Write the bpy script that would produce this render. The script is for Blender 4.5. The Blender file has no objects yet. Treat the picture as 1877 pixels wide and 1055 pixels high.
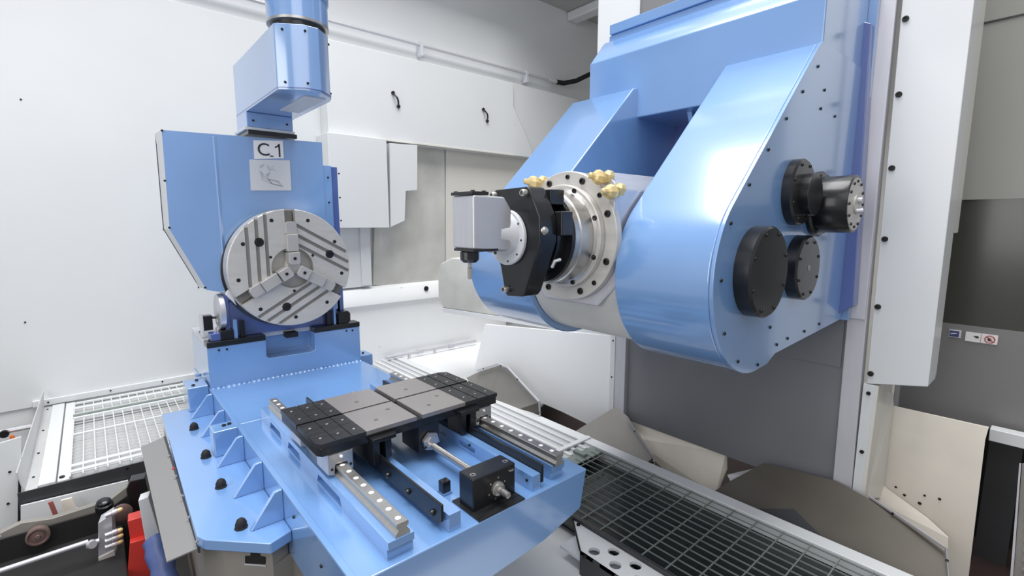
import bpy, bmesh, math, random
from mathutils import Vector, Matrix

# ------------------------------------------------------------------ camera, world, lights, exposure
SC = bpy.context.scene
COL = SC.collection
R = math.radians
cam = bpy.data.cameras.new('camera')
cam.sensor_width = 36.0
cam.lens = 889.08 / 1877 * 36.0
cam.clip_start = 0.05
cam.clip_end = 100
camo = bpy.data.objects.new('camera', cam)
COL.objects.link(camo)
YAW, PIT = 0.715236, 0.1356256
fwd = Vector((math.sin(YAW) * math.cos(PIT), math.cos(YAW) * math.cos(PIT), -math.sin(PIT)))
camo.rotation_euler = fwd.to_track_quat('-Z', 'Y').to_euler()
camo.location = (0, 0, 0)
SC.camera = camo

world = bpy.data.worlds.new('world')
SC.world = world
world.use_nodes = True
bg = world.node_tree.nodes['Background']
bg.inputs[0].default_value = (0.97, 0.98, 1.0, 1)
bg.inputs[1].default_value = 0.5


def area_light(name, loc, size, size_y, energy, rot=(0, 0, 0), color=(1, 1, 1)):
    l = bpy.data.lights.new(name, 'AREA')
    l.shape = 'RECTANGLE'
    l.size = size
    l.size_y = size_y
    l.energy = energy
    l.color = color
    o = bpy.data.objects.new(name, l)
    o.location = loc
    o.rotation_euler = rot
    COL.objects.link(o)
    return o


area_light('hall_lamp', (0.8, 1.4, 6.0), 4.6, 4.6, 780, (0, 0, 0), (1.0, 0.99, 0.97))
area_light('side_fill', (-2.3, 0.9, 0.7), 2.2, 2.0, 52, (0, R(-90), R(8)), (1.0, 0.99, 0.97))  # added fill from the left, no real fixture; lifts apron and column
area_light('front_fill', (-0.4, -1.0, 1.7), 2.2, 1.6, 20, (R(58), 0, R(-30)), (1.0, 0.99, 0.97))  # added soft fill from behind the camera, no real fixture

SC.view_settings.view_transform = 'Standard'
SC.view_settings.look = 'None'
SC.view_settings.gamma = 1.0
SC.view_settings.use_curve_mapping = False
SC.view_settings.exposure = -0.12


# ------------------------------------------------------------------ materials
def lin(c):
    return tuple((v / 255 / 12.92) if v / 255 <= 0.04045 else ((v / 255 + 0.055) / 1.055) ** 2.4 for v in c) + (1,)


def mat(name, rgb, rough=0.5, metal=0.0, coat=0.0, var=0.04, scale=6.0, stretch=None, bump=0.0, emit=None, rvar=0.0, alpha=None, trans=0.0):
    m = bpy.data.materials.new(name)
    m.use_nodes = True
    nt = m.node_tree
    b = nt.nodes['Principled BSDF']
    b.inputs['Roughness'].default_value = rough
    b.inputs['Metallic'].default_value = metal
    b.inputs['Coat Weight'].default_value = coat
    b.inputs['Coat Roughness'].default_value = 0.12
    b.inputs['Transmission Weight'].default_value = trans
    if coat >= 0.6:
        b.inputs['Coat IOR'].default_value = 1.9
        b.inputs['Specular IOR Level'].default_value = 0.8
    tc = nt.nodes.new('ShaderNodeTexCoord')
    mp = nt.nodes.new('ShaderNodeMapping')
    nt.links.new(tc.outputs['Object'], mp.inputs[0])
    if stretch:
        mp.inputs['Scale'].default_value = stretch
    nz = nt.nodes.new('ShaderNodeTexNoise')
    nz.inputs['Scale'].default_value = scale
    nz.inputs['Detail'].default_value = 5
    nt.links.new(mp.outputs[0], nz.inputs['Vector'])
    cr = nt.nodes.new('ShaderNodeValToRGB')
    c = lin(rgb)
    cr.color_ramp.elements[0].position = 0.3
    cr.color_ramp.elements[1].position = 0.7
    cr.color_ramp.elements[0].color = tuple(max(0, v * (1 - var)) for v in c[:3]) + (1,)
    cr.color_ramp.elements[1].color = tuple(min(1, v * (1 + var)) for v in c[:3]) + (1,)
    nt.links.new(nz.outputs['Fac'], cr.inputs[0])
    nt.links.new(cr.outputs[0], b.inputs['Base Color'])
    if rvar:
        mr = nt.nodes.new('ShaderNodeMapRange')
        mr.inputs['To Min'].default_value = max(0.02, rough - rvar)
        mr.inputs['To Max'].default_value = min(1, rough + rvar)
        nt.links.new(nz.outputs['Fac'], mr.inputs['Value'])
        nt.links.new(mr.outputs[0], b.inputs['Roughness'])
    if bump:
        bp = nt.nodes.new('ShaderNodeBump')
        bp.inputs['Strength'].default_value = bump
        bp.inputs['Distance'].default_value = 0.002
        nt.links.new(nz.outputs['Fac'], bp.inputs['Height'])
        nt.links.new(bp.outputs[0], b.inputs['Normal'])
    if emit:
        b.inputs['Emission Color'].default_value = lin(emit[:3])
        b.inputs['Emission Strength'].default_value = emit[3]
    return m


BLUE = mat('blue_enamel', (110, 151, 205), 0.28, 0, 1.0, 0.05, 3.0)
BLUED = mat('deep_and_shaded_blue', (66, 90, 158), 0.35, 0, 0.6, 0.05, 3.0)  # deep blue; on side_block and recess_back it paints shade on the blue
WHITE = mat('white_enamel', (218, 221, 224), 0.35, 0, 0.2, 0.015, 2.0)
BRIGHT = mat('lightened_white_enamel', (242, 244, 246), 0.35, 0, 0.2, 0.012, 2.0)  # lighter copy of WHITE: painted-in light for the dim apron, ledge and pan
CREAM = mat('cream_enamel', (218, 216, 210), 0.4, 0, 0.2, 0.02, 2.0)
GRIMY = mat('grimy_cream_enamel', (240, 233, 222), 0.45, 0, 0.1, 0.06, 5.0, bump=0.05)
STEEL = mat('brushed_steel', (190, 188, 186), 0.32, 0.9, 0, 0.06, 14.0, (1, 14, 1), rvar=0.08)
FACED = mat('faced_steel', (198, 196, 193), 0.38, 0.3, 0, 0.05, 5.0, (3, 1, 9), rvar=0.1)
GROOVE = mat('shaded_groove_steel', (130, 127, 123), 0.5, 0.3, 0, 0.10, 14.0)  # darker steel that paints the shade inside the chuck's grooves and slots
SATIN = mat('satin_steel', (198, 199, 206), 0.38, 0.6, 0, 0.05, 7.0, (1, 8, 1))
ALU = mat('anodised_silver', (205, 205, 212), 0.42, 0.35, 0, 0.03, 6.0, (6, 6, 1))
STAIN = mat('stained_stainless', (204, 204, 200), 0.45, 0.2, 0, 0.16, 3.0, rvar=0.1)
GUARD = mat('grey_guard_sheet', (128, 130, 135), 0.36, 0.2, 0, 0.04, 2.0, rvar=0.06)
CHUTE = mat('chute_steel', (142, 139, 134), 0.42, 0.25, 0, 0.10, 4.0, rvar=0.08)
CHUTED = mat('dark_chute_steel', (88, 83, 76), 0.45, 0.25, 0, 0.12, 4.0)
BLACK = mat('black_oxide', (34, 35, 39), 0.3, 0.4, 0.3, 0.2, 20.0)
BLACKP = mat('ground_black_plate', (62, 63, 66), 0.3, 0.7, 0, 0.35, 10.0, (1, 9, 1), rvar=0.1)
GROUND = mat('ground_grey_plate', (158, 154, 154), 0.36, 0.65, 0, 0.04, 6.0)
RUBBER = mat('black_rubber', (19, 18, 20), 0.75, 0, 0, 0.1, 8)
HOLE = mat('screw_black', (14, 14, 16), 0.5, 0, 0, 0.05, 8)
BRASS = mat('cast_brass', (208, 188, 138), 0.42, 0.35, 0, 0.12, 30, bump=0.2)
LABEL = mat('label_white', (232, 232, 234), 0.5, 0, 0, 0.01, 2)
LABELG = mat('label_grey', (205, 208, 214), 0.5, 0, 0, 0.01, 2)
INK = mat('ink_black', (35, 35, 42), 0.6, 0, 0, 0.02, 2)
INKG = mat('ink_grey', (130, 134, 142), 0.6, 0, 0, 0.02, 2)
RED = mat('red_enamel', (196, 52, 44), 0.4, 0, 0.3, 0.05, 4)
REDINK = mat('red_ink', (176, 60, 60), 0.5, 0, 0, 0.02, 4)
BLUEINK = mat('blue_ink', (62, 70, 120), 0.5, 0, 0, 0.02, 4)
ORANGE = mat('orange_plastic', (226, 120, 66), 0.5, 0, 0, 0.04, 4)
DARKDOOR = mat('dark_door_glass', (62, 62, 58), 0.22, 0, 0.2, 0.05, 2)
GREYDOOR = mat('grey_door_sheet', (128, 128, 129), 0.45, 0.15, 0, 0.04, 2)
DOORTOP = mat('beige_grey_panel', (150, 150, 146), 0.5, 0, 0, 0.03, 2)
GRATE = mat('galvanised_grate', (132, 142, 138), 0.45, 0.2, 0, 0.1, 10)
PAN = mat('dark_green_pan', (34, 40, 38), 0.22, 0.1, 0.3, 0.25, 3, rvar=0.12)
MAROON = mat('dark_pit_floor', (42, 28, 26), 0.6, 0, 0, 0.2, 3)
CEIL = mat('ceiling_grey', (176, 178, 176), 0.7, 0, 0, 0.02, 2)
FLOOR = mat('floor_grey', (90, 88, 86), 0.6, 0, 0, 0.1, 2)
DARKGREY = mat('dark_grey_sheet', (66, 67, 70), 0.4, 0.3, 0, 0.08, 4)
MESH = mat('white_mesh_wire', (212, 214, 214), 0.45, 0, 0, 0.03, 8)
TRAY = mat('tray_sheet', (196, 197, 198), 0.45, 0.2, 0, 0.05, 4)
COPPER = mat('brown_pulley', (120, 100, 96), 0.45, 0.3, 0, 0.1, 12)
BAG = mat('blue_rubber_sleeve', (70, 88, 140), 0.5, 0, 0.0, 0.15, 12, bump=0.3)
JAWM = mat('jaw_steel', (186, 185, 184), 0.36, 0.35, 0, 0.05, 9)
MAROON2 = mat('faded_red_strap', (150, 84, 80), 0.5, 0, 0, 0.1, 6)
GEN = mat('glossy_screw_steel', (186, 184, 182), 0.25, 0.85, 0, 0.06, 14)


# ------------------------------------------------------------------ mesh helpers (world coordinates)
class B:
    def __init__(s):
        s.v = []
        s.f = []

    def add(s, vs, fs):
        n = len(s.v)
        s.v += [tuple(v) for v in vs]
        s.f += [tuple(i + n for i in f) for f in fs]
        return s

    def box(s, x0, x1, y0, y1, z0, z1):
        return s.add([(x0, y0, z0), (x1, y0, z0), (x1, y1, z0), (x0, y1, z0), (x0, y0, z1), (x1, y0, z1), (x1, y1, z1), (x0, y1, z1)],
                     [(0, 3, 2, 1), (4, 5, 6, 7), (0, 1, 5, 4), (1, 2, 6, 5), (2, 3, 7, 6), (3, 0, 4, 7)])

    def prism(s, pts, ax, a0, a1):
        def P(p, a):
            return {'x': (a, p[0], p[1]), 'y': (p[0], a, p[1]), 'z': (p[0], p[1], a)}[ax]
        n = len(pts)
        return s.add([P(p, a0) for p in pts] + [P(p, a1) for p in pts],
                     [tuple(range(n)), tuple(range(2 * n - 1, n - 1, -1))] + [(i, (i + 1) % n, n + (i + 1) % n, n + i) for i in range(n)])

    def lathe(s, c, ax, prof, n=32):
        """prof: (radius, offset along ax) from one end to the other; closed at both ends"""
        ax = Vector(ax).normalized()
        u = ax.orthogonal().normalized()
        w = ax.cross(u)
        c = Vector(c)
        vs = []
        for r, t in prof:
            for i in range(n):
                a = 2 * math.pi * i / n
                vs.append(c + ax * t + (u * math.cos(a) + w * math.sin(a)) * max(r, 1e-5))
        fs = []
        for k in range(len(prof) - 1):
            for i in range(n):
                j = (i + 1) % n
                fs.append((k * n + i, k * n + j, (k + 1) * n + j, (k + 1) * n + i))
        fs.append(tuple(range(n - 1, -1, -1)))
        fs.append(tuple((len(prof) - 1) * n + i for i in range(n)))
        return s.add(vs, fs)

    def cyl(s, c, ax, r, h, n=32, ch=0.0):
        if ch:
            return s.lathe(c, ax, [(r - ch, 0), (r, ch), (r, h - ch), (r - ch, h)], n)
        return s.lathe(c, ax, [(r, 0), (r, h)], n)

    def tube(s, path, r, n=8):
        path = [Vector(p) for p in path]
        prev = None
        rings = []
        for i, p in enumerate(path):
            d = (path[min(i + 1, len(path) - 1)] - path[max(i - 1, 0)]).normalized()
            if prev is None:
                u = d.orthogonal().normalized()
            else:
                u = (prev - d * prev.dot(d)).normalized()
            prev = u
            w = d.cross(u)
            rings.append([p + (u * math.cos(2 * math.pi * k / n) + w * math.sin(2 * math.pi * k / n)) * r for k in range(n)])
        vs = [v for rg in rings for v in rg]
        fs = [(i * n + k, i * n + (k + 1) % n, (i + 1) * n + (k + 1) % n, (i + 1) * n + k) for i in range(len(path) - 1) for k in range(n)]
        fs += [tuple(range(n - 1, -1, -1)), tuple((len(path) - 1) * n + k for k in range(n))]
        return s.add(vs, fs)

    def sheet(s, pts, off):
        """planar-ish polygon of 3D points, thickened by the offset vector"""
        n = len(pts)
        off = Vector(off)
        a = [Vector(p) for p in pts]
        return s.add(a + [p + off for p in a], [tuple(range(n)), tuple(range(2 * n - 1, n - 1, -1))] + [(i, (i + 1) % n, n + (i + 1) % n, n + i) for i in range(n)])


def mesh_of(name, b, m, org=(0, 0, 0), smooth=40):
    me = bpy.data.meshes.new(name)
    o = Vector(org)
    me.from_pydata([Vector(v) - o for v in b.v], [], b.f)
    bm = bmesh.new()
    bm.from_mesh(me)
    bmesh.ops.recalc_face_normals(bm, faces=bm.faces)
    bm.to_mesh(me)
    bm.free()
    if m:
        me.materials.append(m)
    if smooth:
        me.shade_smooth()
        me.set_sharp_from_angle(angle=R(smooth))
    return me


WL = {}


def root(name, loc, label, cat, group=None):
    o = bpy.data.objects.new(name, None)
    o.empty_display_size = 0.05
    o.location = loc
    COL.objects.link(o)
    WL[o.name] = Vector(loc)
    o['label'] = label
    o['category'] = cat
    if group:
        o['group'] = group
    return o


def part(name, b, m, parent=None, bev=0.0, label=None, smooth=40, kind=None):
    org = WL[parent.name] if parent else Vector((0, 0, 0))
    me = mesh_of(name, b, m, org, smooth)
    o = bpy.data.objects.new(name, me)
    COL.objects.link(o)
    if parent:
        o.parent = parent
    WL[o.name] = org
    if bev:
        md = o.modifiers.new('bevel', 'BEVEL')
        md.width = bev
        md.segments = 2
        md.limit_method = 'ANGLE'
        md.angle_limit = R(35)
        md.harden_normals = True
    if label:
        o['label'] = label
    if kind:
        o['kind'] = kind
    return o


def single(name, b, m, label, cat, group=None, bev=0.0, smooth=40, kind=None):
    """a thing that is one mesh: origin at its lowest middle point"""
    xs = [v[0] for v in b.v]
    ys = [v[1] for v in b.v]
    zs = [v[2] for v in b.v]
    org = Vector(((min(xs) + max(xs)) / 2, (min(ys) + max(ys)) / 2, min(zs)))
    me = mesh_of(name, b, m, org, smooth)
    o = bpy.data.objects.new(name, me)
    o.location = org
    COL.objects.link(o)
    WL[o.name] = org
    if bev:
        md = o.modifiers.new('bevel', 'BEVEL')
        md.width = bev
        md.segments = 2
        md.limit_method = 'ANGLE'
        md.angle_limit = R(35)
    o['label'] = label
    o['category'] = cat
    if group:
        o['group'] = group
    if kind:
        o['kind'] = kind
    return o


def struct(name, b, m, bev=0.0):
    o = part(name, b, m, None, bev)
    o['kind'] = 'structure'
    return o


def stamp(name, me, parent, spots, rot=None):
    """copies sharing one mesh; spots are world points"""
    org = WL[parent.name]
    res = []
    for p in spots:
        o = bpy.data.objects.new(name, me)
        o.parent = parent
        o.location = Vector(p) - org
        if rot is not None:
            o.rotation_euler = rot
        COL.objects.link(o)
        WL[o.name] = Vector(p)
        res.append(o)
    return res


def cut(o, b):
    """subtract the cutter mesh from o for good (applied)"""
    org = WL[o.name]
    me = mesh_of('cutter', b, o.data.materials[0], org, 0)
    c = bpy.data.objects.new('cutter', me)
    COL.objects.link(c)
    if o.parent:
        c.parent = o.parent
    mods = [m for m in o.modifiers]
    md = o.modifiers.new('cut', 'BOOLEAN')
    md.object = c
    md.operation = 'DIFFERENCE'
    md.solver = 'EXACT'
    md.use_self = True
    for m_ in mods:
        m_.show_viewport = False
    bpy.context.view_layer.update()
    dg = bpy.context.evaluated_depsgraph_get()
    nm = bpy.data.meshes.new_from_object(o.evaluated_get(dg))
    o.modifiers.remove(md)
    for m_ in mods:
        m_.show_viewport = True
    old = o.data
    nm.name = old.name
    o.data = nm
    nm.shade_smooth()
    nm.set_sharp_from_angle(angle=R(40))
    bpy.data.objects.remove(c)


def screw_mesh(name, r, h, m=None, n=12):
    """socket-head screw pointing +Z, origin at its seat"""
    b = B().lathe((0, 0, 0), (0, 0, 1), [(r, 0), (r, h * 0.8), (r * 0.88, h), (r * 0.5, h), (r * 0.48, h * 0.35)], n)
    return mesh_of(name, b, m or HOLE, (0, 0, 0), 40)


ROT_NY = (R(90), 0, 0)      # +Z to -Y
ROT_NX = (0, R(-90), 0)     # +Z to -X
SCR_S = screw_mesh('screw_small', 0.005, 0.004)
SCR_M = screw_mesh('screw_medium', 0.008, 0.006)
SCR_L = screw_mesh('screw_large', 0.011, 0.007)

# ------------------------------------------------------------------ the setting
YW = 4.1
struct('wall_back', B().box(-2.6, 5.4, YW, YW + 0.06, -1.9, 2.4), WHITE)
struct('wall_right', B().box(5.34, 5.4, 0.6, YW, -1.9, 2.4), CREAM)
struct('ceiling', B().prism([(-2.6, 3.62), (3.3, 3.62), (3.3, 0.6), (5.4, 0.6), (5.4, YW + 0.06), (-2.6, YW + 0.06)], 'z', 2.4, 2.46), CEIL)  # L shape: open under the overhead light, back strip cut to shade the wall
struct('floor', B().box(-2.6, 5.4, -1.2, YW + 0.06, -1.96, -1.9), FLOOR)
struct('trim_1', B().box(4.40, 4.56, 1.2, YW, 2.30, 2.4), WHITE, 0.02)

# panel joint and screw dots of the back wall
wr = root('wall_panel', (0.6, YW, -1.0), 'large white enamelled wall panel behind the blue headstock, with small dark screws', 'panel')
part('sheet', B().prism([(-2.5, -1.13), (5.3, -1.13), (5.3, 1.455), (-2.5, 1.455)], 'y', YW - 0.012, YW - 0.001), WHITE, wr, 0.003)
stamp('screw', SCR_S, wr, [(-0.226, 4.088, 0.703), (-0.334, 4.088, -0.599), (0.438, 4.088, 0.511), (0.427, 4.088, 0.225), (0.393, 4.088, -0.051), (0.565, 4.088, -0.466)], ROT_NY)
part('lower_rail', B().box(-0.35, 1.2, YW - 0.03, YW - 0.012, -1.13, -1.09), WHITE, wr, 0.003)
stamp('screw', SCR_S, wr, [(-0.28, YW - 0.03, -1.11), (0.02, YW - 0.03, -1.105), (0.3, YW - 0.03, -1.105)], ROT_NY)

# conduit along the wall above the panel
cd = root('conduit', (2.741, 4.05, 1.593), 'grey pipe running level along the back wall above the access hood', 'pipe')
A0, A1 = Vector((0.576, 4.04, 1.569)), Vector((4.18, 4.04, 1.577))
A0.z = A1.z
part('pipe', B().tube([A0, A1], 0.013, 10), ALU, cd, label='thin grey metal pipe')
for u in ((2.421, 4.04, 1.517), (3.716, 4.04, 1.584)):
    part('clamp', B().box(u[0] - 0.015, u[0] + 0.015, 4.02, 4.09, A1.z - 0.09, A1.z + 0.03), LABELG, cd, 0.003)
part('pipe_socket', B().cyl(A1 - Vector((0.12, 0, 0)), (1, 0, 0), 0.021, 0.14, 12), LABELG, cd)
hose = [A1, A1 + Vector((0.10, -0.02, 0.0)), A1 + Vector((0.22, -0.10, 0.03)), A1 + Vector((0.32, -0.25, 0.10)), A1 + Vector((0.55, -0.35, 0.13)), A1 + Vector((0.9, -0.4, 0.13))]
part('flexible_hose', B().tube(hose, 0.026, 12), RUBBER, cd, label='black flexible hose at the right end of the pipe')

# access hood with two pull handles
hd = root('access_hood', (2.4, 4.0, 0.69), 'white access hood on the back wall with two black pull handles', 'hood')
hp = [(1.50, 0.685), (3.699, 0.686), (3.699, 0.783), (3.44, 1.175), (3.432, 1.41), (1.50, 1.40)]
part('front_sheet', B().prism(hp, 'y', 3.93, 4.085), WHITE, hd, 0.006)
part('corner_sheet', B().prism([(3.459, 1.421), (4.467, 1.417), (4.489, 0.621), (3.728, 0.691), (3.727, 0.789), (3.466, 1.184)], 'y', 3.96, 4.085), WHITE, hd, 0.004)
part('lower_lip', B().box(1.5, 3.45, 3.925, 3.94, 0.685, 0.70), CREAM, hd, 0.002)


def pull(c):
    b = B()
    x, z = c
    pts = []
    for k in range(9):
        t = k / 8
        pts.append((x - 0.022 + 0.045 * t, 3.93 - 0.035 * math.sin(math.pi * t) - 0.005, z + 0.05 - 0.1 * t))
    b.tube(pts, 0.008, 8)
    b.cyl((x - 0.024, 3.93, z + 0.052), (0, -1, 0), 0.015, 0.014, 12)
    b.cyl((x + 0.024, 3.93, z - 0.052), (0, -1, 0), 0.015, 0.014, 12)
    return b


part('handle', pull((2.09, 1.035)), BLACK, hd, label='black pull handle on the left')
part('handle', pull((3.06, 1.04)), BLACK, hd, label='black pull handle on the right')

# stepped white box under the hood
sb = root('stepped_box', (1.8, 3.9, -0.55), 'white stepped sheet metal box hanging below the access hood', 'cabinet')
f0, f1 = (1.667, -0.052), (1.954, -0.05)
part('body', B().box(1.46, f1[0], 3.85, 4.085, f1[1], 0.684), WHITE, sb, 0.004)
part('stepped_side', B().prism([(1.991, 0.659), (2.258, 0.667), (2.246, 0.28), (2.132, 0.266), (2.113, 0.01), (1.975, -0.046)], 'y', 3.87, 4.04), WHITE, sb, 0.002, label='stepped shaded side plate')
part('post', B().box((1.747, -0.064)[0], (1.836, -0.548)[0], 3.98, 4.085, (1.836, -0.548)[1], f1[1]), WHITE, sb, 0.003)
part('back_sheet', B().box(1.46, 1.83, 4.0, 4.085, -0.56, f1[1]), WHITE, sb, 0.003)

# stained steel panel and post right of it
single('splash_panel', B().prism([(1.959, 0.677), (2.661, 0.748), (2.636, -0.656), (1.878, -0.558)], 'y', 4.05, 4.085), STAIN,
       'stained grey stainless panel between the stepped white box and the milling head', 'panel', bev=0.002)
single('wall_sheet', B().prism([(2.674, 0.75), (4.113, 0.897), (4.138, -0.738), (2.644, -0.613)], 'y', 4.045, 4.085), CREAM,
       'cream wall panel directly behind the small angle head', 'panel', bev=0.002)

# ledge, lower wall and pan, with light painted into their white, at the foot of the back wall
lg = root('wall_ledge', (2.0, 4.0, -0.95), 'white sloping ledge along the back wall below the stained panel', 'ledge')
part('shelf', B().prism([(4.085, -0.56), (3.99, -0.585), (3.95, -0.66), (3.95, -0.72), (4.085, -0.72)], 'x', 1.40, 3.4), BRIGHT, lg, 0.004)
part('apron', B().prism([(4.085, -0.72), (3.98, -0.72), (4.03, -1.27), (4.085, -1.27)], 'x', 1.40, 3.4), BRIGHT, lg)
part('hole_plug', B().cyl((2.36, 3.955, -0.622), (0, -1, 0), 0.022, 0.012, 20), HOLE, lg, label='round black plug')
stamp('screw', SCR_S, lg, [(1.88, 3.99, -0.6), (2.12, 3.985, -0.6), (1.9, 4.02, -1.12)], ROT_NY)
pp = root('floor_pipe', (2.45, 3.96, -1.235), 'thin galvanised pipe with fittings at the foot of the back wall', 'pipe')
part('pipe', B().tube([(1.939, 3.97, -1.219), (2.948, 3.97, -1.226)], 0.013, 10), ALU, pp)
for u in ((2.288, 3.97, -1.22), (2.643, 3.97, -1.227)):
    part('fitting', B().cyl((u[0] - 0.03, u[1], u[2]), (1, 0, 0), 0.022, 0.06, 10), ALU, pp)
for u in ((2.452, 3.97, -1.221), (2.172, 3.97, -1.225)):
    part('support', B().box(u[0] - 0.01, u[0] + 0.01, u[1] - 0.01, u[1] + 0.01, -1.27, u[2]), LABELG, pp)
single('floor_pan', B().sheet([(1.4, 4.08, -1.27), (3.3, 4.08, -1.27), (3.3, 2.9, -1.34), (2.11, 2.3, -1.34), (2.11, 3.6, -1.29), (1.4, 3.7, -1.275)], (0, 0, -0.02)), BRIGHT,
       'white sloping pan, lightened in colour, between the back wall and the walkway rim', 'pan', smooth=0)

# ------------------------------------------------------------------ walkway grating
gz = -1.25
gr = root('walkway_grating', (1.75, 2.0, gz), 'galvanised bar grating walkway running past the blue bed', 'grating')
bar = mesh_of('bearing_bar', B().box(-0.0013, 0.0013, 0.0, 1.60, -0.005, 0), GRATE, (0, 0, 0), 0)
stamp('bearing_bar', bar, gr, [(1.475 + 0.0422 * k, 0.02, gz) for k in range(14)])
cb = mesh_of('cross_bar', B().box(1.475, 2.03, -0.002, 0.002, -0.004, 0.001), GRATE, (1.75, 0, 0), 0)
stamp('cross_bar', cb, gr, [(1.75, 0.05 + 0.1 * k, gz) for k in range(16)])
single('drip_pan', B().box(1.474, 2.038, 0.0, 4.06, gz - 0.075, gz - 0.06), PAN, 'dark green drip pan seen through the grating bars', 'pan')
rm = root('kerb_beam', (2.07, 2.0, gz), 'long white enamelled rim along the far edge of the grating', 'rim')
part('near_length', B().box(2.04, 2.11, -0.2, 1.73, gz - 0.06, gz + 0.004), WHITE, rm, 0.003)
part('far_length', B().box(2.04, 2.11, 1.735, 4.06, gz - 0.06, gz + 0.004), WHITE, rm, 0.003)
part('joint_strip', B().box(1.78, 2.10, 1.715, 1.745, gz + 0.003, gz + 0.014), WHITE, rm, 0.002)
single('near_rail', B().box(1.456, 1.472, 0.0, 4.06, gz - 0.03, gz + 0.004), DARKGREY, 'narrow dark steel rail along the near edge of the grating', 'rail', bev=0.002)
fc = root('corrugated_walk_cover', (1.75, 2.8, gz), 'pale ribbed sheet covering the far part of the walkway behind the blue bed', 'cover')
part('sheet', B().box(1.475, 2.036, 1.66, 4.05, gz - 0.014, gz - 0.008), TRAY, fc)
for k in range(9):
    part('rib', B().box(1.50 + 0.06 * k, 1.522 + 0.06 * k, 1.66, 4.05, gz - 0.008, gz + 0.002), WHITE if k % 3 == 0 else LABELG, fc, 0.002)
part('latch', B().box(1.90, 1.93, 1.60, 1.68, gz - 0.004, gz + 0.012), GRATE, fc, 0.002)
part('end_plate', B().box(1.78, 2.036, 1.58, 1.66, gz - 0.01, gz - 0.004), GRATE, fc)
single('far_floor_strip', B().box(1.30, 1.448, 2.7, 4.06, gz - 0.02, gz), TRAY, 'pale sheet strip between the grating and the headstock base', 'sheet')

# perforated tread
def hexa(c, r, n=20):
    return [(c[0] + r * math.cos(2 * math.pi * k / n), c[1] + r * math.sin(2 * math.pi * k / n)) for k in range(n)]


tz = -1.262
pt = root('perforated_tread', (1.45, 1.05, tz), 'white perforated step sheet with round holes beside the grating', 'step')
c0, c1, c2 = (1.471, 1.299, -1.262), (1.327, 1.127, -1.262), (1.343, 0.697, -1.262)
tp = part('tread_sheet', B().prism([c0[:2], c1[:2], (c1[0], 0.45), (1.468, 0.45), (1.468, c0[1] - 0.01)], 'z', tz - 0.012, tz), WHITE, pt)
cb_ = B()
holes = []
for k in range(6):
    for hx, hy in ((1.312, 1.047), (1.424, 1.040), (1.369, 1.091)):
        if hy - 0.1 * k > 0.5 and hx > c1[0] - 0.02:
            holes.append(Vector((hx, hy - 0.1 * k, tz)))
for c in holes:
    cb_.cyl((c.x, c.y, tz - 0.05), (0, 0, 1), 0.0225, 0.1, 20)
cut(tp, cb_)
part('black_kick_plate', B().sheet([c1, (c1[0], 0.45, tz), (c1[0], 0.45, tz - 0.25), (c1[0], c1[1], tz - 0.25)], (0.006, 0, 0)), DARKGREY, pt)
part('edge_seal', B().tube([Vector(c0) + Vector((0, 0, 0.004)), Vector(c1) + Vector((0, 0, 0.004))], 0.004, 6), RUBBER, pt)
stamp('screw', SCR_M, pt, [(1.446, 1.24, -1.262), (1.313, 1.093, -1.262), (1.521, 0.766, -1.262)])
single('tread_pan', B().box(1.335, 1.452, 0.46, 1.24, -1.312, -1.302), LABELG, 'grey sheet lying under the perforated step', 'sheet')
single('lower_cover', B().prism([(1.504, 1.383), (1.506, 1.309), (1.325, 1.10), (1.325, 0.45), (0.55, 0.45), (0.55, 1.33), (1.377, 1.504)], 'z', -1.38, -1.36), WHITE,
       'white floor cover sheet under the front corner of the blue bed', 'cover', smooth=0)

# ------------------------------------------------------------------ chip chutes and apron behind the walkway
ap = root('apron_sheet', (2.25, 2.245, -1.0), 'large white sloping apron sheet between two steel chutes, below the milling head', 'sheet')
part('sheet', B().sheet([(2.17, 2.805, -0.756), (2.422, 1.798, -0.705), (2.417, 1.797, -1.36), (2.327, 2.161, -1.28), (2.14, 2.914, -1.154)], (0.02, 0.006, 0)), BRIGHT, ap, smooth=0)  # whiter than WHITE, brightness put into the colour instead of a low light
part('lower_sheet', B().sheet([(2.46, 1.725, -1.203), (2.46, 1.097, -1.22), (2.46, 1.091, -1.317), (2.4, 1.108, -1.439), (2.4, 1.426, -1.419), (2.4, 1.678, -1.313)], (0.02, 0, 0)), GRIMY, ap, smooth=0,
     label='grimy cream lower sheet under the grey guard')

# horizontal grey cover behind the head, with cream trim
hb = root('cross_cover', (2.2, 2.768, -0.533), 'grey stainless box cover with rounded left end behind the milling head', 'cover')
e0 = Vector((2.1, 3.331, -0.542))
e1 = Vector((2.42, 1.812, -0.514))
zt_, zb_ = (2.15, 3.038, -0.28)[2], (2.1, 3.32, -0.689)[2]
d = (e1 - e0)
d.z = 0
d.normalize()
nrm = Vector((d.y, -d.x, 0))
if nrm.x < 0:
    nrm = -nrm
L = (Vector((e1.x, e1.y, 0)) - Vector((e0.x, e0.y, 0))).length


def along(s, z, k=0.0):
    return Vector((e0.x, e0.y, 0)) + d * s + nrm * k + Vector((0, 0, z))


zm = (zt_ + zb_) / 2
part('box_cover', B().sheet([along(0.0, zt_ - 0.12), along(0.035, zt_ - 0.05), along(0.16, zt_), along(L, zt_), along(L, zb_), along(0.05, zb_), along(0.0, zb_ + 0.06)], nrm * 0.22), STAIN, hb, 0.01)
part('cream_trim', B().sheet([along(0.03, zb_), along(L + 0.02, zb_), along(L + 0.02, zb_ - 0.035), along(0.06, zb_ - 0.035)], nrm * 0.24 - nrm * 0), WHITE, hb, 0.003, label='cream trim strip')


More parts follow.
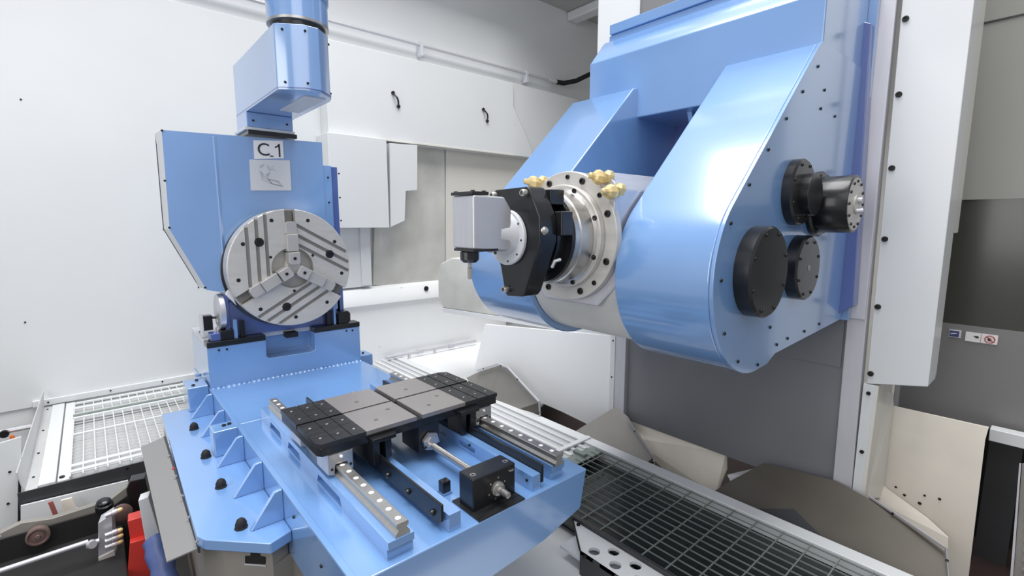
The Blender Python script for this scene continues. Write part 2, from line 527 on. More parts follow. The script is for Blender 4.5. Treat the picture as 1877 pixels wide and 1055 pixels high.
def chute(name, label, face, side, flange, m1, m2):
    r = root(name, face[0], label, 'chute', 'folded steel chip chutes behind the walkway rim')
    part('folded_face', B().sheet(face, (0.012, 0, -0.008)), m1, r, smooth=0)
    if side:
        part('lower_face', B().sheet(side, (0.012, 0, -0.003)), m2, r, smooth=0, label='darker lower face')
    for k in range(len(flange) - 1):
        a, b = Vector(flange[k]), Vector(flange[k + 1])
        part('flange', B().sheet([a, b, b + Vector((-0.018, -0.006, 0.004)), a + Vector((-0.018, -0.006, 0.004))], (0, 0.004, 0.010)), ALU, r, smooth=0)
    pts = []
    for k in range(len(flange) - 1):
        a, b = Vector(flange[k]), Vector(flange[k + 1])
        pts += [a.lerp(b, 0.35) + Vector((-0.018, -0.004, 0.006))]
    stamp('screw', SCR_S, r, pts, ROT_NX)
    return r


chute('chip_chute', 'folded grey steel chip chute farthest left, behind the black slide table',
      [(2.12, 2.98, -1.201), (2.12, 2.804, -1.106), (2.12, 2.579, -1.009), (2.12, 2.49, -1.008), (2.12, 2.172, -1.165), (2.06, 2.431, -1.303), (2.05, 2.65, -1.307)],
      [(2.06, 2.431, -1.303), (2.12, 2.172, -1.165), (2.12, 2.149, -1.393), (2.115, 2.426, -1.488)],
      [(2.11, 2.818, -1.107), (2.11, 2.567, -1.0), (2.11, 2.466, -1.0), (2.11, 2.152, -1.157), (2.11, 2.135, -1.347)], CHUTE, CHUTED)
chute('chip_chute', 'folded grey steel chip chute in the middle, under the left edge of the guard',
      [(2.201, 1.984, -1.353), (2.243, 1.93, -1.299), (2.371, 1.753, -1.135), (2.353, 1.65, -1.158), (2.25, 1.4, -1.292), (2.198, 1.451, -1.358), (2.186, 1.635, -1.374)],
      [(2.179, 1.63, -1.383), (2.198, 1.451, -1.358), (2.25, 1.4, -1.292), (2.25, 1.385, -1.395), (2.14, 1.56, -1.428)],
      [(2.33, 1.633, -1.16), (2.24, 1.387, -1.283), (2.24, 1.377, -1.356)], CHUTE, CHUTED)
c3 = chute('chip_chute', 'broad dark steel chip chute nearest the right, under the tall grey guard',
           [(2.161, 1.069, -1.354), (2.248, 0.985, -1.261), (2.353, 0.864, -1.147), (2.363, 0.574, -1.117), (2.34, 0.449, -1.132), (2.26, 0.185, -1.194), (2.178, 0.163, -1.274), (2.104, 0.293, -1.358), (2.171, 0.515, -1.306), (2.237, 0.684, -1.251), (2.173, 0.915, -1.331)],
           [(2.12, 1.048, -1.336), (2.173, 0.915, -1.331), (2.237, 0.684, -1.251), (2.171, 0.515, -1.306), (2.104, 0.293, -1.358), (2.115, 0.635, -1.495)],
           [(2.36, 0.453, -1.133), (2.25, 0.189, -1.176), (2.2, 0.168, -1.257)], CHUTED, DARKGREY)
part('lip', B().sheet([(2.29, 1.006, -1.245), (2.35, 0.862, -1.165), (2.35, 0.859, -1.2), (2.29, 0.985, -1.277)], (0.01, 0, 0)), ALU, c3, smooth=0, label='pale folded lip')
single('pit_floor', B().box(2.11, 4.5, -0.2, 4.0, -1.62, -1.6), MAROON, 'dark reddish pit floor behind the walkway rim', 'floor sheet')
single('pit_tray', B().sheet([(2.183, 1.592, -1.45), (2.309, 1.219, -1.45), (2.15, 1.191, -1.45), (2.088, 1.596, -1.45)], (0, 0, -0.03)), CHUTED, 'dark steel conveyor tray in the pit between the middle and the right chutes', 'tray', smooth=0)

# ------------------------------------------------------------------ column: guard sheet, strips, beams
XC = 2.4
gd = root('column_guard', (XC, 1.13, -1.2), 'tall grey sliding guard sheet behind the blue spindle carriage', 'guard')
part('guard_sheet', B().box(XC, XC + 0.01, 0.585, 1.69, -1.205, 1.9), GUARD, gd)
part('overlap_sheet', B().box(XC - 0.006, XC, 0.6, 1.68, -0.62, 1.05), GUARD, gd)
part('top_sheet', B().box(XC - 0.03, XC - 0.02, 0.66, 1.655, 1.09, 1.9), GREYDOOR, gd, label='pale grey upper guard sheet')
part('silver_strip', B().prism([(0.515, -1.235), (0.585, -1.235), (0.60, 1.9), (0.54, 1.9)], 'x', XC - 0.02, XC + 0.03), ALU, gd, 0.003, label='silver strip on the right edge')
part('silver_bracket', B().box(XC - 0.032, XC - 0.02, 0.525, 0.645, -0.40, 1.9), ALU, gd, 0.004, label='silver wiper plate beside the carriage')
stamp('screw', SCR_M, gd, [(2.36, 0.59, -0.246)], ROT_NX)

ls = root('left_guard_rail', (XC, 1.75, -1.24), 'short silver and white guard rail at the left edge of the grey guard', 'rail')
part('channel', B().box(XC - 0.03, XC + 0.04, 1.69, 1.765, -1.24, -0.68), ALU, ls, 0.003)
part('white_face', B().box(XC - 0.034, XC + 0.04, 1.765, 1.80, -1.225, -0.672), WHITE, ls, 0.002)
stamp('screw', SCR_S, ls, [(XC - 0.034, 1.78, -0.72), (XC - 0.034, 1.783, -0.95), (XC - 0.034, 1.787, -1.2)], ROT_NX)

lp = root('left_column_cover', (XC, 1.84, -0.6), 'white upright column cover rising behind the far arm', 'cover')
part('post', B().prism([(1.69, -0.3), (1.985, -0.3), (1.985, 1.95), (1.69, 1.95)], 'x', XC, XC + 0.25), WHITE, lp, 0.004)

rc = root('right_column_beam', (XC, 0.4, -0.66), 'tall cream column beam right of the guard, with black screws down its left edge', 'beam')
part('box_beam', B().prism([(0.308, -0.63), (0.308, 1.9), (0.52, 1.9), (0.502, -0.667)], 'x', XC - 0.01, XC + 0.14), WHITE, rc, 0.003)
part('rear_box', B().prism([(0.31, -0.045), (0.31, 1.9), (0.5, 1.9), (0.5, -0.045)], 'x', XC + 0.14, XC + 0.28), CREAM, rc, 0.003)
part('rear_lower_box', B().prism([(0.31, -0.62), (0.31, -0.045), (0.5, -0.045), (0.5, -0.62)], 'x', XC + 0.13, XC + 0.17), CREAM, rc, 0.002)
stamp('screw', SCR_L, rc, [(XC - 0.01, p[0], p[1]) for p in ((0.496, 0.754), (0.493, 0.482), (0.491, 0.207), (0.49, -0.068), (0.49, -0.341), (0.491, -0.621))], ROT_NX)

rp = root('lower_column_post', (XC, 0.49, -1.25), 'slim cream post below the column beam, beside the silver strip', 'post')
part('post_face', B().prism([(0.484, -1.24), (0.514, -1.235), (0.512, -0.668), (0.47, -0.668)], 'x', XC - 0.012, XC + 0.03), WHITE, rp, 0.002)
part('post_return', B().prism([(0.47, -1.2), (0.484, -1.24), (0.47, -0.668), (0.46, -0.668)], 'x', XC - 0.008, XC + 0.25), CREAM, rp)
stamp('screw', SCR_M, rp, [(XC - 0.012, p[0], p[1]) for p in ((0.491, -0.705), (0.493, -0.962), (0.496, -1.216))], ROT_NX)

bp = root('grimy_back_panel', (2.66, 0.32, -1.5), 'cream grimy panel with oil specks below the grey door', 'panel')
part('panel', B().sheet([(2.65, 0.453, -0.817), (2.65, 0.144, -0.815), (2.65, 0.149, -0.869), (2.65, 0.141, -1.578), (2.65, 0.262, -1.603), (2.65, 0.453, -1.239)], (0.01, 0, 0)), GRIMY, bp, smooth=0)
part('side_return', B().sheet([(2.44, 0.479, -0.695), (2.64, 0.453, -0.754), (2.64, 0.448, -0.813), (2.64, 0.45, -1.252), (2.44, 0.468, -1.181)], (0.004, 0.01, 0)), CREAM, bp, smooth=0)
part('foot_strip', B().sheet([(2.64, 0.468, -1.188), (2.6, 0.286, -1.256), (2.58, 0.213, -1.297), (2.57, 0.208, -1.339), (2.6, 0.478, -1.257)], (0.006, 0, 0)), GRIMY, bp, smooth=0)
for i, p in enumerate(((2.645, 0.409, -1.183), (2.645, 0.376, -1.207), (2.645, 0.322, -1.221), (2.645, 0.309, -1.179), (2.645, 0.26, -1.173), (2.63, 0.469, -1.174))):
    part('oil_speck', B().lathe(p, (-1, 0, 0), [(0.005 + 0.001 * (i % 3), 0), (0.004, 0.002)], 8), HOLE, bp)

# sliding door at far right
dr = root('door_panel', (3.0, 0.25, -0.93), 'grey sliding door with a dark window at the far right', 'door')
part('lower_sheet', B().box(3.0, 3.02, -0.6, 0.512, -0.925, -0.47), GREYDOOR, dr, label='plain grey lower door sheet')
part('window_pane', B().box(3.005, 3.02, -0.6, 0.512, -0.47, 0.098), DARKDOOR, dr, label='dark window pane')
part('upper_sheet', B().box(3.0, 3.03, -0.6, 0.512, 0.098, 1.9), DOORTOP, dr, label='beige grey upper sheet')
part('upper_seam', B().box(2.996, 3.0, -0.6, 0.4, 0.845, 0.852), DARKGREY, dr)
part('guide_strip', B().box(2.97, 3.0, 0.49, 0.505, -0.925, -0.80), ALU, dr)
sg = root('warning_sticker', (2.999, 0.31, -0.515), 'small blue and white warning sticker on the grey door, left one', 'sticker')
part('backing', B().box(2.996, 3.0, 0.293, 0.335, -0.532, -0.497), LABELG, sg)
part('blue_field', B().box(2.994, 2.996, 0.300, 0.333, -0.528, -0.501), BLUEINK, sg)
part('white_mark', B().prism([(0.329, -0.519), (0.305, -0.514), (0.312, -0.510), (0.329, -0.513)], 'x', 2.993, 2.994), LABELG, sg)
s2 = root('prohibition_sticker', (2.999, 0.22, -0.52), 'white sticker with a red crossed circle on the grey door, right one', 'sticker')
part('backing', B().box(2.996, 3.0, 0.172, 0.278, -0.541, -0.499), LABEL, s2)
ring = B()
n = 28
pr_ = []
for k in range(n):
    a = 2 * math.pi * k / n
    pr_.append((2.994, 0.197 + 0.016 * math.cos(a), -0.520 + 0.016 * math.sin(a)))
ring.tube(pr_ + [pr_[0], pr_[1]], 0.0018, 5)
ring.tube([(2.994, 0.208, -0.509), (2.994, 0.186, -0.531)], 0.0018, 5)
part('red_crossed_ring', ring, REDINK, s2)
part('black_hand_mark', B().prism([(0.205, -0.520), (0.199, -0.513), (0.193, -0.518), (0.190, -0.527), (0.202, -0.528)], 'x', 2.9945, 2.9958), INK, s2)
part('black_arrow_mark', B().prism([(0.252, -0.514), (0.236, -0.512), (0.232, -0.520), (0.240, -0.522)], 'x', 2.9945, 2.9958), INK, s2)
for yy in (0.171, 0.279, 0.226):
    part('red_border_line', B().box(2.9948, 2.9958, yy - 0.0006, yy + 0.0006, -0.541, -0.499), REDINK, s2)

single('door_sill', B().box(2.9, 2.96, -0.6, 0.153, -0.95, -0.895), WHITE, 'white door sill strip below the grey door', 'sill', bev=0.003)
single('dark_pillar', B().box(3.1, 3.14, 0.05, 0.16, -1.9, -0.9), DARKGREY, 'dark grey pillar behind the gap under the door sill', 'pillar')
single('dark_gap_sheet', B().box(3.3, 3.32, -0.6, 0.5, -1.9, -0.5), RUBBER, 'black sheet standing for the darkness in the gap below the door', 'dark backing')  # added black sheet, paints the dark of an empty gap
single('side_rail', B().sheet([(2.3, 0.041, -0.809), (2.3, 0.037, -0.807), (2.3, 0.015, -1.238), (2.3, 0.022, -1.242)], (0.01, 0, 0)), ALU, 'thin bright rail at the lower right edge', 'rail')
rb = root('ribbed_cover', (2.31, 0.021, -1.001), 'grey ribbed cover at the lower right edge', 'cover')
part('sheet', B().sheet([(2.31, 0.035, -0.81), (2.31, 0.003, -0.797), (2.31, -0.028, -1.237), (2.31, 0.013, -1.263)], (0.01, 0, 0)), CHUTE, rb)
for k in range(14):
    zz = -0.80 - 0.034 * k
    part('rib', B().box(2.302, 2.31, -0.12, 0.022 - 0.002 * k, zz - 0.004, zz + 0.004), CHUTE, rb)

# ------------------------------------------------------------------ spindle carriage (yoke)
XF = 1.883
YA0, YA1, YB0, YB1 = 0.60, 0.918, 1.322, 1.68
NC = (1.505, -0.163)
NR = 0.29
yk = root('spindle_carriage', (2.2, 1.12, -0.45), 'big blue forked carriage with two rounded arms carrying the milling spindle', 'machine carriage')


def arm_outline(k=0.0):
    pts = []
    a0, a1 = math.pi * 0.75, math.pi * 1.5
    for i in range(29):
        a = a0 + (a1 - a0) * i / 28
        pts.append((NC[0] + (NR + k) * math.cos(a), NC[1] + (NR + k) * math.sin(a)))
    pts += [(1.60, -0.448 - k), (1.66, -0.425 - k), (2.34, -0.40 - k), (2.34, 0.585 + k), (1.885, 0.585 + k), (1.85, 0.575 + k)]
    return pts


an = part('near_arm', B().prism(arm_outline(), 'y', YA0 + 0.012, YA1), BLUE, yk, 0.006, label='near blue arm with rounded nose')
part('arm_end_plate', B().prism(arm_outline(0.002), 'y', YA0, YA0 + 0.011), BLUE, yk, 0.002, label='flat blue end plate')
part('far_arm', B().prism(arm_outline(), 'y', YB0, YB1), BLUE, yk, 0.006, label='far blue arm with rounded nose')
part('bridge', B().prism([(XF, 0.457), (XF, 0.745), (XF + 0.10, 0.86), (XF + 0.14, 0.87), (XF + 0.14, 0.905), (2.34, 0.905), (2.34, 0.457)], 'y', 0.605, 1.60), BLUE, yk, 0.006, label='blue bridge block with bevelled top')
part('bridge_lip', B().box(XF + 0.13, XF + 0.17, 0.62, 1.59, 0.905, 0.95), BLUE, yk, 0.003)
part('recess_back', B().box(2.2, 2.34, YA1 - 0.02, YB0 + 0.02, -0.40, 0.457), BLUED, yk)  # shade of the recess is painted in with the darker blue
part('recess_rib', B().sheet([(1.95, 1.10, 0.457), (2.2, 1.10, 0.457), (2.2, 1.10, -0.1)], (0, 0.02, 0)), BLUE, yk)
part('backing_plate', B().box(2.341, 2.366, 0.575, 1.68, -0.405, 0.86), BLUE, yk, 0.002)
part('side_block', B().prism([(0.582, 0.742), (0.553, -0.335), (0.62, -0.39), (0.62, 0.76)], 'x', 2.30, 2.364), BLUED, yk, 0.003, label='blue guide block, shade painted into its colour')  # same blue paint in a shade tone; the shadow behind the arm is painted
# screws around the end plate
sp = [(1.836, 0.6, 0.499), (1.722, 0.6, 0.402), (1.609, 0.6, 0.306), (1.495, 0.6, 0.205), (1.386, 0.6, 0.101), (1.289, 0.6, -0.004), (1.253, 0.6, -0.154), (1.29, 0.6, -0.303), (1.386, 0.6, -0.4), (1.525, 0.6, -0.437), (1.665, 0.6, -0.397), (1.756, 0.6, -0.391), (1.913, 0.6, -0.39), (2.066, 0.6, -0.384), (1.601, 0.6, -0.33), (1.914, 0.6, 0.439), (1.893, 0.6, 0.376), (2.041, 0.6, 0.371)]
stamp('screw', SCR_S, yk, sp, ROT_NY)


def disc(name, c, r, y0, y1, m, label, nb, br, ph=0.0):
    o = part(name, B().lathe((c[0], y0, c[1]), (0, -1, 0), [(r, 0), (r, (y0 - y1) - 0.006), (r - 0.006, y0 - y1)], 48), m, yk, label=label)
    for k in range(nb):
        a = 2 * math.pi * (k + 0.5) / nb + ph
        s_ = bpy.data.objects.new('screw', SCR_S if r < 0.12 else SCR_S)
        s_.parent = o
        s_.location = Vector((c[0] + br * math.cos(a), y1 + 0.001, c[1] + br * math.sin(a))) - WL[yk.name]
        s_.rotation_euler = ROT_NY
        COL.objects.link(s_)
    return o


disc('bearing_cover', (1.452, -0.143), 0.131, 0.60, 0.553, BLACK, 'large black round bearing cover', 8, 0.115)
disc('bearing_cover', (1.782, -0.151), 0.107, 0.60, 0.560, BLACK, 'smaller black round bearing cover', 8, 0.090)
disc('motor_flange', (1.715, 0.092), 0.104, 0.60, 0.570, BLACK, 'upper black round flange', 8, 0.089)
part('flange_neck', B().cyl((1.74, 0.575, 0.085), (0, -1, 0), 0.066, 0.03, 36), BLACK, yk, 0.002)
disc('drum_flange', (1.93, 0.060), 0.112, 0.60, 0.582, BLACK, 'black flange behind the drum', 8, 0.103)
dm = part('motor_drum', B().lathe((1.93, 0.582, 0.058), (0, -1, 0), [(0.095, 0), (0.095, 0.094), (0.092, 0.098)], 56), BLACK, yk, label='glossy black motor drum')
part('drum_face', B().lathe((1.93, 0.485, 0.058), (0, -1, 0), [(0.086, 0), (0.086, 0.001), (0.03, 0.002), (0.03, 0.006), (0.02, 0.006)], 40), FACED, yk, label='steel end face of the drum')
for k in range(12):
    a = 2 * math.pi * k / 12
    for rr in (0.075,):
        s_ = bpy.data.objects.new('screw', SCR_S)
        s_.parent = dm
        s_.location = Vector((1.93 + rr * math.cos(a), 0.484, 0.058 + rr * math.sin(a))) - WL[yk.name]
        s_.rotation_euler = ROT_NY
        COL.objects.link(s_)
part('hose_nipple', B().tube([(1.94, 0.483, 0.070), (1.94, 0.468, 0.070)], 0.011, 10), SATIN, yk)
part('hose_nipple', B().tube([(1.93, 0.483, 0.035), (1.94, 0.466, 0.036)], 0.009, 10), SATIN, yk)
part('shaft_centre', B().lathe((1.782, 0.561, -0.151), (0, -1, 0), [(0.012, 0), (0.009, 0.003)], 12), CHUTE, yk)

# ------------------------------------------------------------------ milling spindle between the arms
SY, SZ = 1.12, -0.049
ms = root('milling_spindle', (1.3, SY, -0.45), 'silver milling spindle with round bolted flange between the two blue arms', 'spindle')
part('spindle_block', B().prism([(0.925, -0.20), (0.925, 0.10), (0.975, 0.155), (1.265, 0.155), (1.315, 0.10), (1.315, -0.20), (1.24, -0.275), (1.0, -0.275)], 'x', 1.235, 1.75), SATIN, ms, 0.006)
part('corner_bracket', B().prism([(0.922, -0.10), (0.922, 0.115), (0.96, 0.15), (1.04, 0.152), (1.0, 0.10), (0.955, 0.0)], 'x', 1.214, 1.236), SATIN, ms, 0.003)
part('base_flange', B().cyl((1.235, SY, SZ), (-1, 0, 0), 0.214, 0.027, 64, 0.003), FACED, ms, label='large round steel flange')
part('step_ring', B().cyl((1.208, SY, SZ), (-1, 0, 0), 0.170, 0.024, 64, 0.003), FACED, ms)
part('nose_cylinder', B().lathe((1.184, SY, SZ), (-1, 0, 0), [(0.158, 0), (0.150, 0.006), (0.150, 0.06), (0.146, 0.064), (0.146, 0.085)], 64), STEEL, ms, label='turned steel spindle nose')
for k in range(8):
    a = math.pi * 2 * (k + 0.5) / 8
    stamp('socket_screw', SCR_L, ms, [(1.209, SY + 0.192 * math.cos(a), SZ + 0.192 * math.sin(a))], ROT_NX)
    stamp('socket_screw', SCR_M, ms, [(1.185, SY + 0.159 * math.cos(a), SZ + 0.159 * math.sin(a))], ROT_NX)
for k in (0, 2, 3, 5):
    a = math.pi * 2 * k / 8 + 0.05
    stamp('socket_screw', SCR_M, ms, [(1.209, SY + 0.195 * math.cos(a), SZ + 0.195 * math.sin(a))], ROT_NX)


def nozzle(p, dr_, name='coolant_nozzle'):
    p = Vector(p)
    d_ = Vector(dr_).normalized()
    b = B().lathe(p, d_, [(0.017, 0), (0.017, 0.012), (0.021, 0.014), (0.024, 0.026), (0.020, 0.040), (0.011, 0.046), (0.010, 0.060), (0.006, 0.064)], 8)
    b.lathe(p - d_ * 0.004 + Vector((0.0, -0.006, 0.004)), Vector((0, -0.4, 1)), [(0.016, -0.01), (0.019, 0.012), (0.010, 0.022)], 6)
    part(name, b, BRASS, ms, smooth=20, label='cast brass coolant nozzle')


nozzle((1.215, 0.96, 0.13), (-1, 0.25, 0.15))
nozzle((1.215, 0.916, 0.088), (-1, 0.1, 0.0))
nozzle((1.215, 1.248, 0.133), (-1, 0.3, 0.1))

gp = []
for i in range(19):
    a = math.pi * 0.98 + (math.pi * 0.72) * i / 18
    gp.append((1.50 + 0.262 * math.cos(a), -0.163 + 0.262 * math.sin(a)))
gp2 = [(1.50 + 0.24 * math.cos(math.pi * 0.98 + (math.pi * 0.72) * i / 18), -0.163 + 0.24 * math.sin(math.pi * 0.98 + (math.pi * 0.72) * i / 18)) for i in range(18, -1, -1)]
part('curved_shield', B().prism(gp + gp2, 'y', 0.922, 1.318), STAIN, ms, label='curved stained stainless shield below the spindle')
part('shield_floor', B().box(1.5, 2.2, 0.93, 1.31, -0.42, -0.40), STAIN, ms)

# adaptor: black ring, hexagonal plate and the small angle head
ad = root('angle_head', (0.95, SY, -0.24), 'small silver right angle milling head on a black hexagonal adaptor plate', 'milling head')
part('adaptor_ring', B().lathe((1.099, SY, SZ), (-1, 0, 0), [(0.143, 0), (0.143, 0.012), (0.118, 0.014), (0.118, 0.05)], 56), BLACK, ad, label='round black adaptor ring')
hexo = [(1.187, 0.097), (1.040, 0.100), (1.030, 0.092), (0.987, 0.013), (0.984, -0.055), (1.037, -0.185), (1.047, -0.208), (1.060, -0.222), (1.130, -0.227), (1.140, -0.215), (1.160, -0.138), (1.215, -0.03), (1.215, 0.03), (1.190, 0.08)]
part('adaptor_plate', B().prism(hexo, 'x', 0.96, 1.028), BLACK, ad, 0.004, label='black cast adaptor plate')
part('top_lug', B().box(1.028, 1.085, 1.01, 1.19, 0.050, 0.094), BLACK, ad, 0.003)
part('drive_key', B().box(1.028, 1.075, 0.965, 1.0, -0.04, 0.03), BLACK, ad, 0.004)
part('clamp_lever', B().tube([(1.0, 0.975, -0.13), (1.0, 0.965, -0.112), (1.02, 0.962, -0.108)], 0.005, 6), SATIN, ad)
HB = B().lathe((0, 0, 0), (0, 0, 1), [(0.011, -0.002), (0.011, 0.014), (0.009, 0.017), (0.006, 0.017), (0.0055, 0.008)], 14)
hbm = mesh_of('cap_screw', HB, GEN)
stamp('cap_screw', hbm, ad, [(0.96, 1.183, 0.080), (0.96, 1.045, 0.082), (0.96, 1.128, -0.205)], ROT_NX)
part('side_plug', B().lathe((0.975, 0.984, -0.025), (-0.5, -1, 0), [(0.011, -0.005), (0.011, 0.006), (0.006, 0.010)], 14), GEN, ad)
part('head_flange', B().cyl((0.96, SY, -0.047), (-1, 0, 0), 0.083, 0.014, 48, 0.003), LABELG, ad, label='white painted round flange')
part('head_cone', B().lathe((0.947, SY, -0.035), (-1, 0, 0), [(0.064, 0), (0.060, 0.02), (0.056, 0.03), (0.055, 0.06)], 40), LABELG, ad)
for a in (35, -5, -42, -80):
    s_ = stamp('screw', SCR_S, ad, [(0.9465, SY - 0.072 * math.cos(R(a)), -0.047 + 0.072 * math.sin(R(a)))], ROT_NX)[0]
    s_.scale = (0.6, 0.6, 0.6)
part('head_body', B().prism([(0.79, -0.075), (0.79, 0.072), (0.90, 0.070), (0.925, 0.035), (0.925, -0.065), (0.91, -0.085)], 'y', 1.067, 1.170), SATIN, ad, 0.006, label='satin silver head body')
part('top_cap', B().box(0.787, 0.845, 1.070, 1.172, 0.073, 0.082), BLACK, ad, 0.002, label='black top cap')
for yy in (1.08, 1.16):
    for xx in (0.797, 0.835):
        part('cap_screw', B().cyl((xx, yy, 0.082), (0, 0, 1), 0.006, 0.003, 8), HOLE, ad)
part('bottom_plate', B().box(0.787, 0.875, 1.066, 1.160, -0.082, -0.075), BLACK, ad, 0.001)
part('collet_nut', B().lathe((0.812, 1.118, -0.082), (0, 0, -1), [(0.022, 0), (0.027, 0.003), (0.027, 0.024), (0.020, 0.032), (0.012, 0.033)], 20), BLACK, ad, label='black collet nut')
part('milling_cutter', B().lathe((0.812, 1.118, -0.115), (0, 0, -1), [(0.006, 0), (0.006, 0.014), (0.0075, 0.016), (0.0075, 0.046), (0.003, 0.048)], 6), GEN, ad, smooth=0, label='steel end mill')
part('grease_nipple', B().cyl((0.865, 1.068, -0.083), (0, 0, -1), 0.004, 0.008, 8), HOLE, ad)

# ------------------------------------------------------------------ blue bed
ZB = -0.82
bd = root('machine_bed', (0.78, 2.0, -1.02), 'light blue cast machine bed carrying the rails, black slide and chuck headstock', 'machine bed')
b = B().prism([(0.384, ZB), (1.195, ZB), (1.168, -0.951), (1.0, -0.992), (0.863, -1.003), (0.60, -1.02), (0.384, -1.02)], 'y', 0.992, 2.16)
body = part('bed_body', b, BLUE, bd, 0.005)
b = B().prism([(0.384, ZB), (1.17, ZB), (1.17, -0.98), (0.384, -1.0)], 'y', 2.16, 3.2)
part('rear_body', b, BLUE, bd, 0.004)
part('side_step', B().box(1.145, 1.19, 2.155, 2.20, -0.95, ZB), BLUED, bd, 0.003)
for x in (0.392,):
    part('edge_lip', B().box(0.384, 0.400, 0.994, 2.70, ZB, ZB + 0.003), BLUE, bd, 0.001)
# chuck base standing on the bed
bb = part('headstock_base', B().prism([(2.72, ZB), (2.72, -0.613), (3.18, -0.613), (3.18, ZB)], 'x', 0.388, 1.166), BLUE, bd, 0.004)
cut(bb, B().prism([(0.657, -0.548), (0.904, -0.577), (0.903, -0.708), (0.885, -0.717), (0.668, -0.714), (0.653, -0.702)], 'y', 2.60, 2.82))
r0, r1 = (0.653, -0.606)[0], (0.905, -0.615)[0]
part('black_cap_bar', B().box(0.388, r0, 2.716, 2.80, -0.613, -0.586), BLACK, bd, 0.002, label='left black ledge bar')
part('black_cap_bar', B().box(r1, 1.166, 2.716, 2.80, -0.613, -0.586), BLACK, bd, 0.002, label='right black ledge bar')
part('base_top', B().box(0.388, 1.166, 2.80, 3.18, -0.613, -0.587), LABELG, bd, 0.002)
part('recess_block', B().box(r0 + 0.11, r0 + 0.17, 2.74, 2.80, -0.625, -0.60), HOLE, bd)
stamp('screw', SCR_S, bd, [(0.438, 2.72, -0.63), (0.473, 2.72, -0.631), (1.085, 2.72, -0.629), (1.121, 2.72, -0.631)], ROT_NY)
part('base_foot_tab', B().box(1.166, 1.25, 2.74, 2.86, -0.87, -0.80), BLUE, bd, 0.004)
part('base_foot_tab', B().box(0.296, 0.384, 2.735, 2.90, -0.92, -0.80), BLUE, bd, 0.006)
stamp('screw', SCR_M, bd, [(0.325, 2.77, -0.80), (0.35, 2.85, -0.80), (1.21, 2.79, -0.80)])
part('tab_stud', B().cyl((0.37, 2.93, -0.80), (0, 0, 1), 0.014, 0.012, 14), BLUE, bd)

# weld beads along the foot of the base
wd = B()
random.seed(4)
for k in range(34):
    x = 0.40 + 0.76 * k / 33
    r_ = 0.004 + 0.004 * random.random()
    wd.lathe((x, 2.716 - 0.004 * random.random(), ZB), (0, 0, 1), [(r_ * 2, 0), (r_ * 1.4, r_ * 0.8), (r_ * 0.4, r_)], 8)
part('weld_bead', wd, BLUE, bd)

# outrigger plate with gussets and cap nuts
zp = -0.92
pl = part('outrigger_plate', B().prism([(0.19, 2.80), (0.182, 2.48), (0.163, 1.61), (0.178, 1.575), (0.318, 1.43), (0.384, 1.455), (0.384, 2.80)], 'z', zp - 0.035, zp), BLUE, bd, 0.004, label='light blue outrigger plate')
for y in (2.644, 2.377, 2.034, 1.762, 1.533):
    top = ZB if y < 2.5 else ZB
    part('gusset', B().prism([(0.384, zp), (0.288, zp), (0.360, ZB - 0.004), (0.372, ZB), (0.384, ZB)], 'y', y - 0.008, y + 0.008), BLUE, bd, 0.003)
part('lifting_block', B().box(0.300, 0.386, 2.125, 2.215, zp, ZB + 0.004), BLUE, bd, 0.005)
stamp('screw', SCR_M, bd, [(0.345, 2.17, ZB + 0.004), (0.365, 2.175, ZB + 0.004)])
capb = B().lathe((0, 0, 0), (0, 0, 1), [(0.019, 0), (0.019, 0.004), (0.0165, 0.005), (0.0165, 0.016), (0.012, 0.026), (0.005, 0.031), (0.001, 0.032)], 8)
capm = mesh_of('cap_nut', capb, RUBBER, (0, 0, 0), 30)
stamp('cap_nut', capm, bd, [(0.281, 2.495, zp), (0.273, 2.155, zp), (0.273, 1.868, zp), (0.272, 1.567, zp)])
part('grey_skirt', B().sheet([(0.167, 2.47, -0.913), (0.161, 1.6, -0.953), (0.087, 1.62, -0.971), (0.087, 2.47, -0.934)], (0, 0, -0.004)), GREYDOOR, bd, smooth=0, label='grey sheet metal skirt')
part('skirt_fold', B().sheet([(0.167, 2.47, -0.91), (0.162, 1.6, -0.95), (0.168, 1.6, -0.951), (0.175, 2.47, -0.913)], (0, 0, -0.02)), DARKGREY, bd, smooth=0)
stamp('screw', mesh_of('bright_screw', B().lathe((0, 0, 0), (0, 0, 1), [(0.005, 0), (0.004, 0.004)], 10), GEN), bd, [(0.166, 2.436, -0.935), (0.164, 2.261, -0.921), (0.163, 2.064, -0.923), (0.162, 1.893, -0.922), (0.162, 1.758, -0.934), (0.161, 1.61, -0.939)])
part('indicator_light', B().lathe((0.165, 2.147, -0.93), (0, 0, 1), [(0.006, 0), (0.005, 0.006), (0.002, 0.009)], 12), REDINK, bd, label='small red indicator')

# rails: plinths on the bed
ZP, ZR = -0.77, -0.734


def plinth(x0, x1, y0, y1, name='rail_plinth', slots=()):
    b = B()
    b.prism([(y0, ZP), (y1, ZP), (y1, ZB - 0.004), (y0 + 0.008, ZB - 0.004), (y0 + 0.008, -0.790), (y0, -0.790)], 'x', x0, x1)
    o = part(name, b, BLUE, bd, 0.0)
    if slots:
        c = B()
        for (a, e) in slots:
            c.prism([(a, -0.816), (e, -0.816), (e - 0.012, -0.789), (a + 0.012, -0.789)], 'x', x0 - 0.01, x0 + 0.018)
        cut(o, c)
    return o


plinth(0.481, 0.552, 1.010, 2.16, slots=((1.30, 1.50), (1.66, 1.80), (1.88, 2.03)))
plinth(1.048, 1.105, 1.012, 2.16)


def rib(x0, x1, y0, y1, top, slots):
    o = part('support_rib', B().box(x0, x1, y0, y1, ZB - 0.005, top), BLUE, bd, 0.0)
    if slots:
        c = B()
        for (a, e) in slots:
            c.prism([(a, ZB + 0.010), (e, ZB + 0.010), (e, top - 0.018), (a, top - 0.018)], 'x', x0 - 0.01, x0 + 0.012)
        cut(o, c)
    return o


